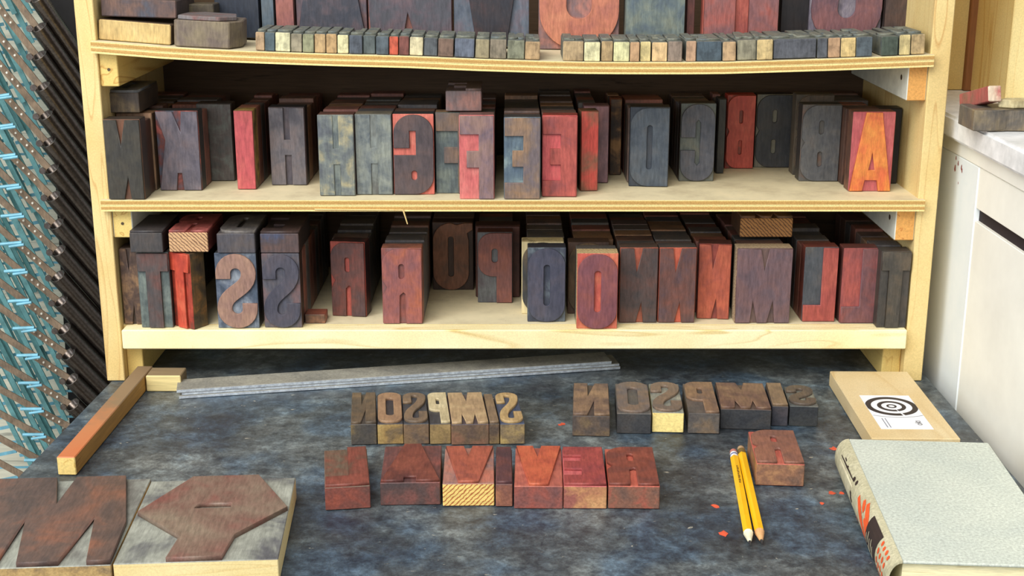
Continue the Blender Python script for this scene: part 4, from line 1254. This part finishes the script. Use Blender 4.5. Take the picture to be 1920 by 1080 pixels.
# plywood hutch on top of the cabinet
ZT2 = .2825
yh = .10
def bx_at(xl, xr, Y):
    return at_y(xl, 150, Y).x, at_y(xr, 150, Y).x
hut = thing('plywood_hutch', 'raw plywood shelf box standing on the white cabinet', 'shelf unit', (0, 0, ZT2))
m_pl = pine((216, 188, 122), (180, 140, 78), 2, 14)
xa, xb = XRo + .004, at_y(1822, 100, .22).x
link('side_board', box_mesh((max(CX - .002, XRo + .003), .22, 0), (at_y(1808, 150, .22).x, .232, .42), .001), m_pl, hut)
link('dark_post', box_mesh((at_y(1809, 150, .212).x, .212, 0), (at_y(1823, 150, .212).x, .24, .42), .001), bare((140, 92, 54), (110, 70, 40), 2), hut)
link('back_board', box_mesh((at_y(1824, 150, .222).x, .222, 0), (.84, .232, .42), .001), m_pl, hut)
xs_ = at_y(1888, 150, .10).x
link('front_stile', box_mesh((xs_, .10, 0), (xs_ + .05, .2215, .42), .001), pine((248, 228, 166), (224, 180, 104), 2, 20), hut)  # lit front edge put into the colour, paler than the shaded inner boards
# small blocks on the cabinet top
zc_ = ZT2 + .0005
pa = at_z(1862, 252, zc_)
mgb = inky((120, 108, 92), (96, 92, 88), (150, 130, 96))
a = at_z(1824, 246, zc_); b = at_z(1925, 251, zc_)
pts = [(0, 0), (.018, -.0015), (.034, .004), (.060, .001), (.075, 0), (.075, .05), (0, .045)]
o = link('wood_type_block', prism_mesh(pts, 0, .020, .001), mgb, None, (a.x, a.y, zc_))
tag(o, 'curved grey-brown type block lying on the white cabinet top', 'letterpress type block')
o = link('wood_type_block', prism_mesh([(0, 0), (.012, -.008), (.05, -.004), (.05, .012), (.01, .010)], 0, .008, .001), inky((206, 190, 140), (180, 160, 110), (216, 200, 150)), None, (at_y(1872, 215, a.y + .01).x, a.y + .014, zc_ + .0206))
tag(o, 'small cream wedge lying on the curved grey-brown block', 'wood scrap')
L_ = .062
p0 = at_y(1866, 190, a.y + .008)
ro_ = bpy.data.objects.new('wood_type_block', box_mesh((-.0065, 0, 0), (.0065, L_, .0150), .0008))
COL.objects.link(ro_)
ro_.data.materials.append(inky((176, 92, 84), (140, 100, 80), (196, 84, 80))); ro_.data.materials.append(inky((230, 196, 166), (206, 110, 100), (240, 220, 190)))
for p in ro_.data.polygons:
    if p.normal.y < -.7: p.material_index = 1
ro_.location = (p0.x, p0.y, p0.z)
ro_.rotation_euler = (math.radians(-15), 0, math.radians(7))
tag(ro_, 'red stick-like type block leaning up off the grey-brown block on the cabinet', 'letterpress type block')

# ================================================================== PRINT DRYING RACK ON THE LEFT
YR = .42
TIPS = [(62, -8), (65, 47), (65, 100), (72, 158), (77, 212), (83, 262), (89, 313), (92, 364), (98, 416), (102, 466), (100, 514), (106, 561), (112, 613), (120, 660), (126, 707), (128, 755), (131, 800), (135, 848), (138, 896), (141, 944)]
rack = thing('drying_rack', 'teal print drying rack with black coil springs left of the shelf unit', 'drying rack', tuple(at_y(100, 900, YR)))
off = Vector(rack.location)
m_spring = plain('black_spring_steel', (112, 103, 98), .27, .9, .2, 300)
m_arm = inky((140, 118, 96), (124, 106, 88), (152, 128, 104), .5, 60)
m_teal = plain('teal_paint', (104, 156, 160), .4, .1, .14, 60)
m_teal2 = plain('light_blue_paint', (112, 172, 194), .4, .1, .10, 60)
m_rivet = plain('bright_rivet', (230, 226, 214), .35, .2, .05)
def RP(px, py, Y):
    return at_y(px, py, Y) - off
def spring_mesh(p0, p1, r):
    bm = bmesh.new()
    d = (p1 - p0); Ln = d.length; d.normalize()
    u = d.orthogonal().normalized(); w_ = d.cross(u)
    pitch = .0024
    nseg = 16
    rows = []
    turns = int(Ln / pitch)
    # ribbed tube: one ring on each crest and one in each valley, open mouth with an inner wall
    prof = []
    for i in range(turns):
        prof.append((i * pitch, r)); prof.append((i * pitch + pitch * .5, r * .87))
    prof = [(Ln * .12, r * .70), (0.0, r * .80)] + prof
    for s_, rr in prof:
        rows.append([bm.verts.new(p0 + d * s_ + (u * math.cos(2 * math.pi * j / nseg) + w_ * math.sin(2 * math.pi * j / nseg)) * rr) for j in range(nseg)])
    for a_, b_ in zip(rows, rows[1:]):
        for j in range(nseg):
            k = (j + 1) % nseg
            bm.faces.new((a_[j], a_[k], b_[k], b_[j]))
    bm.faces.new(rows[0]); bm.faces.new(rows[-1][::-1])
    return bm_mesh(bm, smooth=True)
for i, (tx, ty) in enumerate(TIPS):
    f = min(1.0, i / 16.0)
    p0 = RP(tx + 8, ty + 4, YR)
    sl_ = 1.45 - .55 * f
    ex = min(tx + 140, 250)
    p1 = RP(tx + 8 + 115, ty + 4 + 115 * sl_, YR + .06)
    r_ = .0118
    sp_ = link('coil_spring', spring_mesh(p0, p1, r_), m_spring, rack)
    # hook ring at the mouth
    s1 = 1.40 - .85 * f
    e0 = RP(tx + 2, ty + 2, YR - .006)
    Lx = 190
    e1 = RP(tx - Lx, ty + 2 - Lx * s1, YR - .030)
    bm = bmesh.new(); add_strip(bm, e0, e1, .0088 if i < 12 else .0095, .002)
    arm = link('arm', bm_mesh(bm), m_arm, rack)
    bm = bmesh.new()
    for k in range(4):
        dpx = (64 - 8 * f) - k * (10 + 1.5 * f) + (14 if i < 6 else 0)
        q = RP(tx - dpx + 2, ty + 2 - dpx * s1, YR - .0105 - .024 * dpx / Lx)
        add_tube(bm, q, q + Vector((0, -.002, 0)), .0016, .0013, 8)
    link('rivet', bm_mesh(bm), m_rivet, arm)
    # pivot bracket next to the spring mouth
    bm = bmesh.new()
    q = RP(tx - 7, ty + 6, YR - .004)
    add_tube(bm, q, q + Vector((0, -.006, 0)), .0045, .0045, 10)
    link('pivot', bm_mesh(bm), m_spring, arm)
    # tray frame behind the arm: long diagonal bars with cross wires
    bm = bmesh.new()
    s2 = 1.95
    for dx in (0, -24 if i % 2 else -30):
        a0 = RP(tx - 4 + dx, ty + 34, YR + .030 + .010 * (i % 3))
        b0 = RP(tx - 4 + dx - 190, ty + 34 - 190 * s2, YR + .018 + .010 * (i % 3))
        add_strip(bm, a0, b0, .0068, .002)
    link('tray_frame', bm_mesh(bm), m_teal, rack)
    bm = bmesh.new()
    for dx in (-28, -72, -118):
        sx, sy_ = tx + dx, ty + 2 - 8
        add_strip(bm, RP(sx - 26, sy_ + 8 + 4, YR + .052), RP(sx + 14, sy_ + 4, YR + .052), .0045, .002)
    add_strip(bm, RP(tx - 200, ty + 36 - 6, YR + .06), RP(tx + 10, ty + 26, YR + .06), .0030, .002)
    link('cross_wire', bm_mesh(bm), m_teal2, rack)
    if 5 <= i:
        # light blue clip hooking round the arm
        bm = bmesh.new()
        dpx = 82 - 18 * f
        cxp, cyp = tx - dpx - 2, ty - dpx * s1 + 5
        add_tube(bm, RP(cxp - 26, cyp - 3 + 9 * (1 - f), YR - .034), RP(cxp + 14, cyp - 3, YR - .034), .0024, None, 8)
        add_tube(bm, RP(cxp - 10, cyp + 5, YR - .036), RP(cxp + 18, cyp + 1, YR - .036), .0020, None, 8)
        link('clip', bm_mesh(bm), m_teal2, rack)
bm = bmesh.new()
add_strip(bm, RP(150, -60, YR + .11), RP(200, 930, YR + .11), .10, .003)
link('dark_gap_sheet', bm_mesh(bm), plain('spring_gap_dark', (26, 24, 26), .8), rack)  # sheet added for the blackness between the springs, not a rack part
for ux in (214, 330):
    bm = bmesh.new()
    a0 = RP(ux, -40, YR + .095)
    add_box(bm, (a0.x - .01, a0.y - .01, -.80 - off.z), (a0.x + .01, a0.y + .01, a0.z), .001)
    link('post', bm_mesh(bm), m_teal, rack)
# pale sorting board seen through the rack
bb = link('board', box_mesh((-1.15, .60, -.80), (-.30, .615, .75)), bare((206, 204, 186), (150, 150, 138), 0, .8, False, 90))
tag(bb, 'pale grey boards seen through the gaps of the drying rack', 'board')
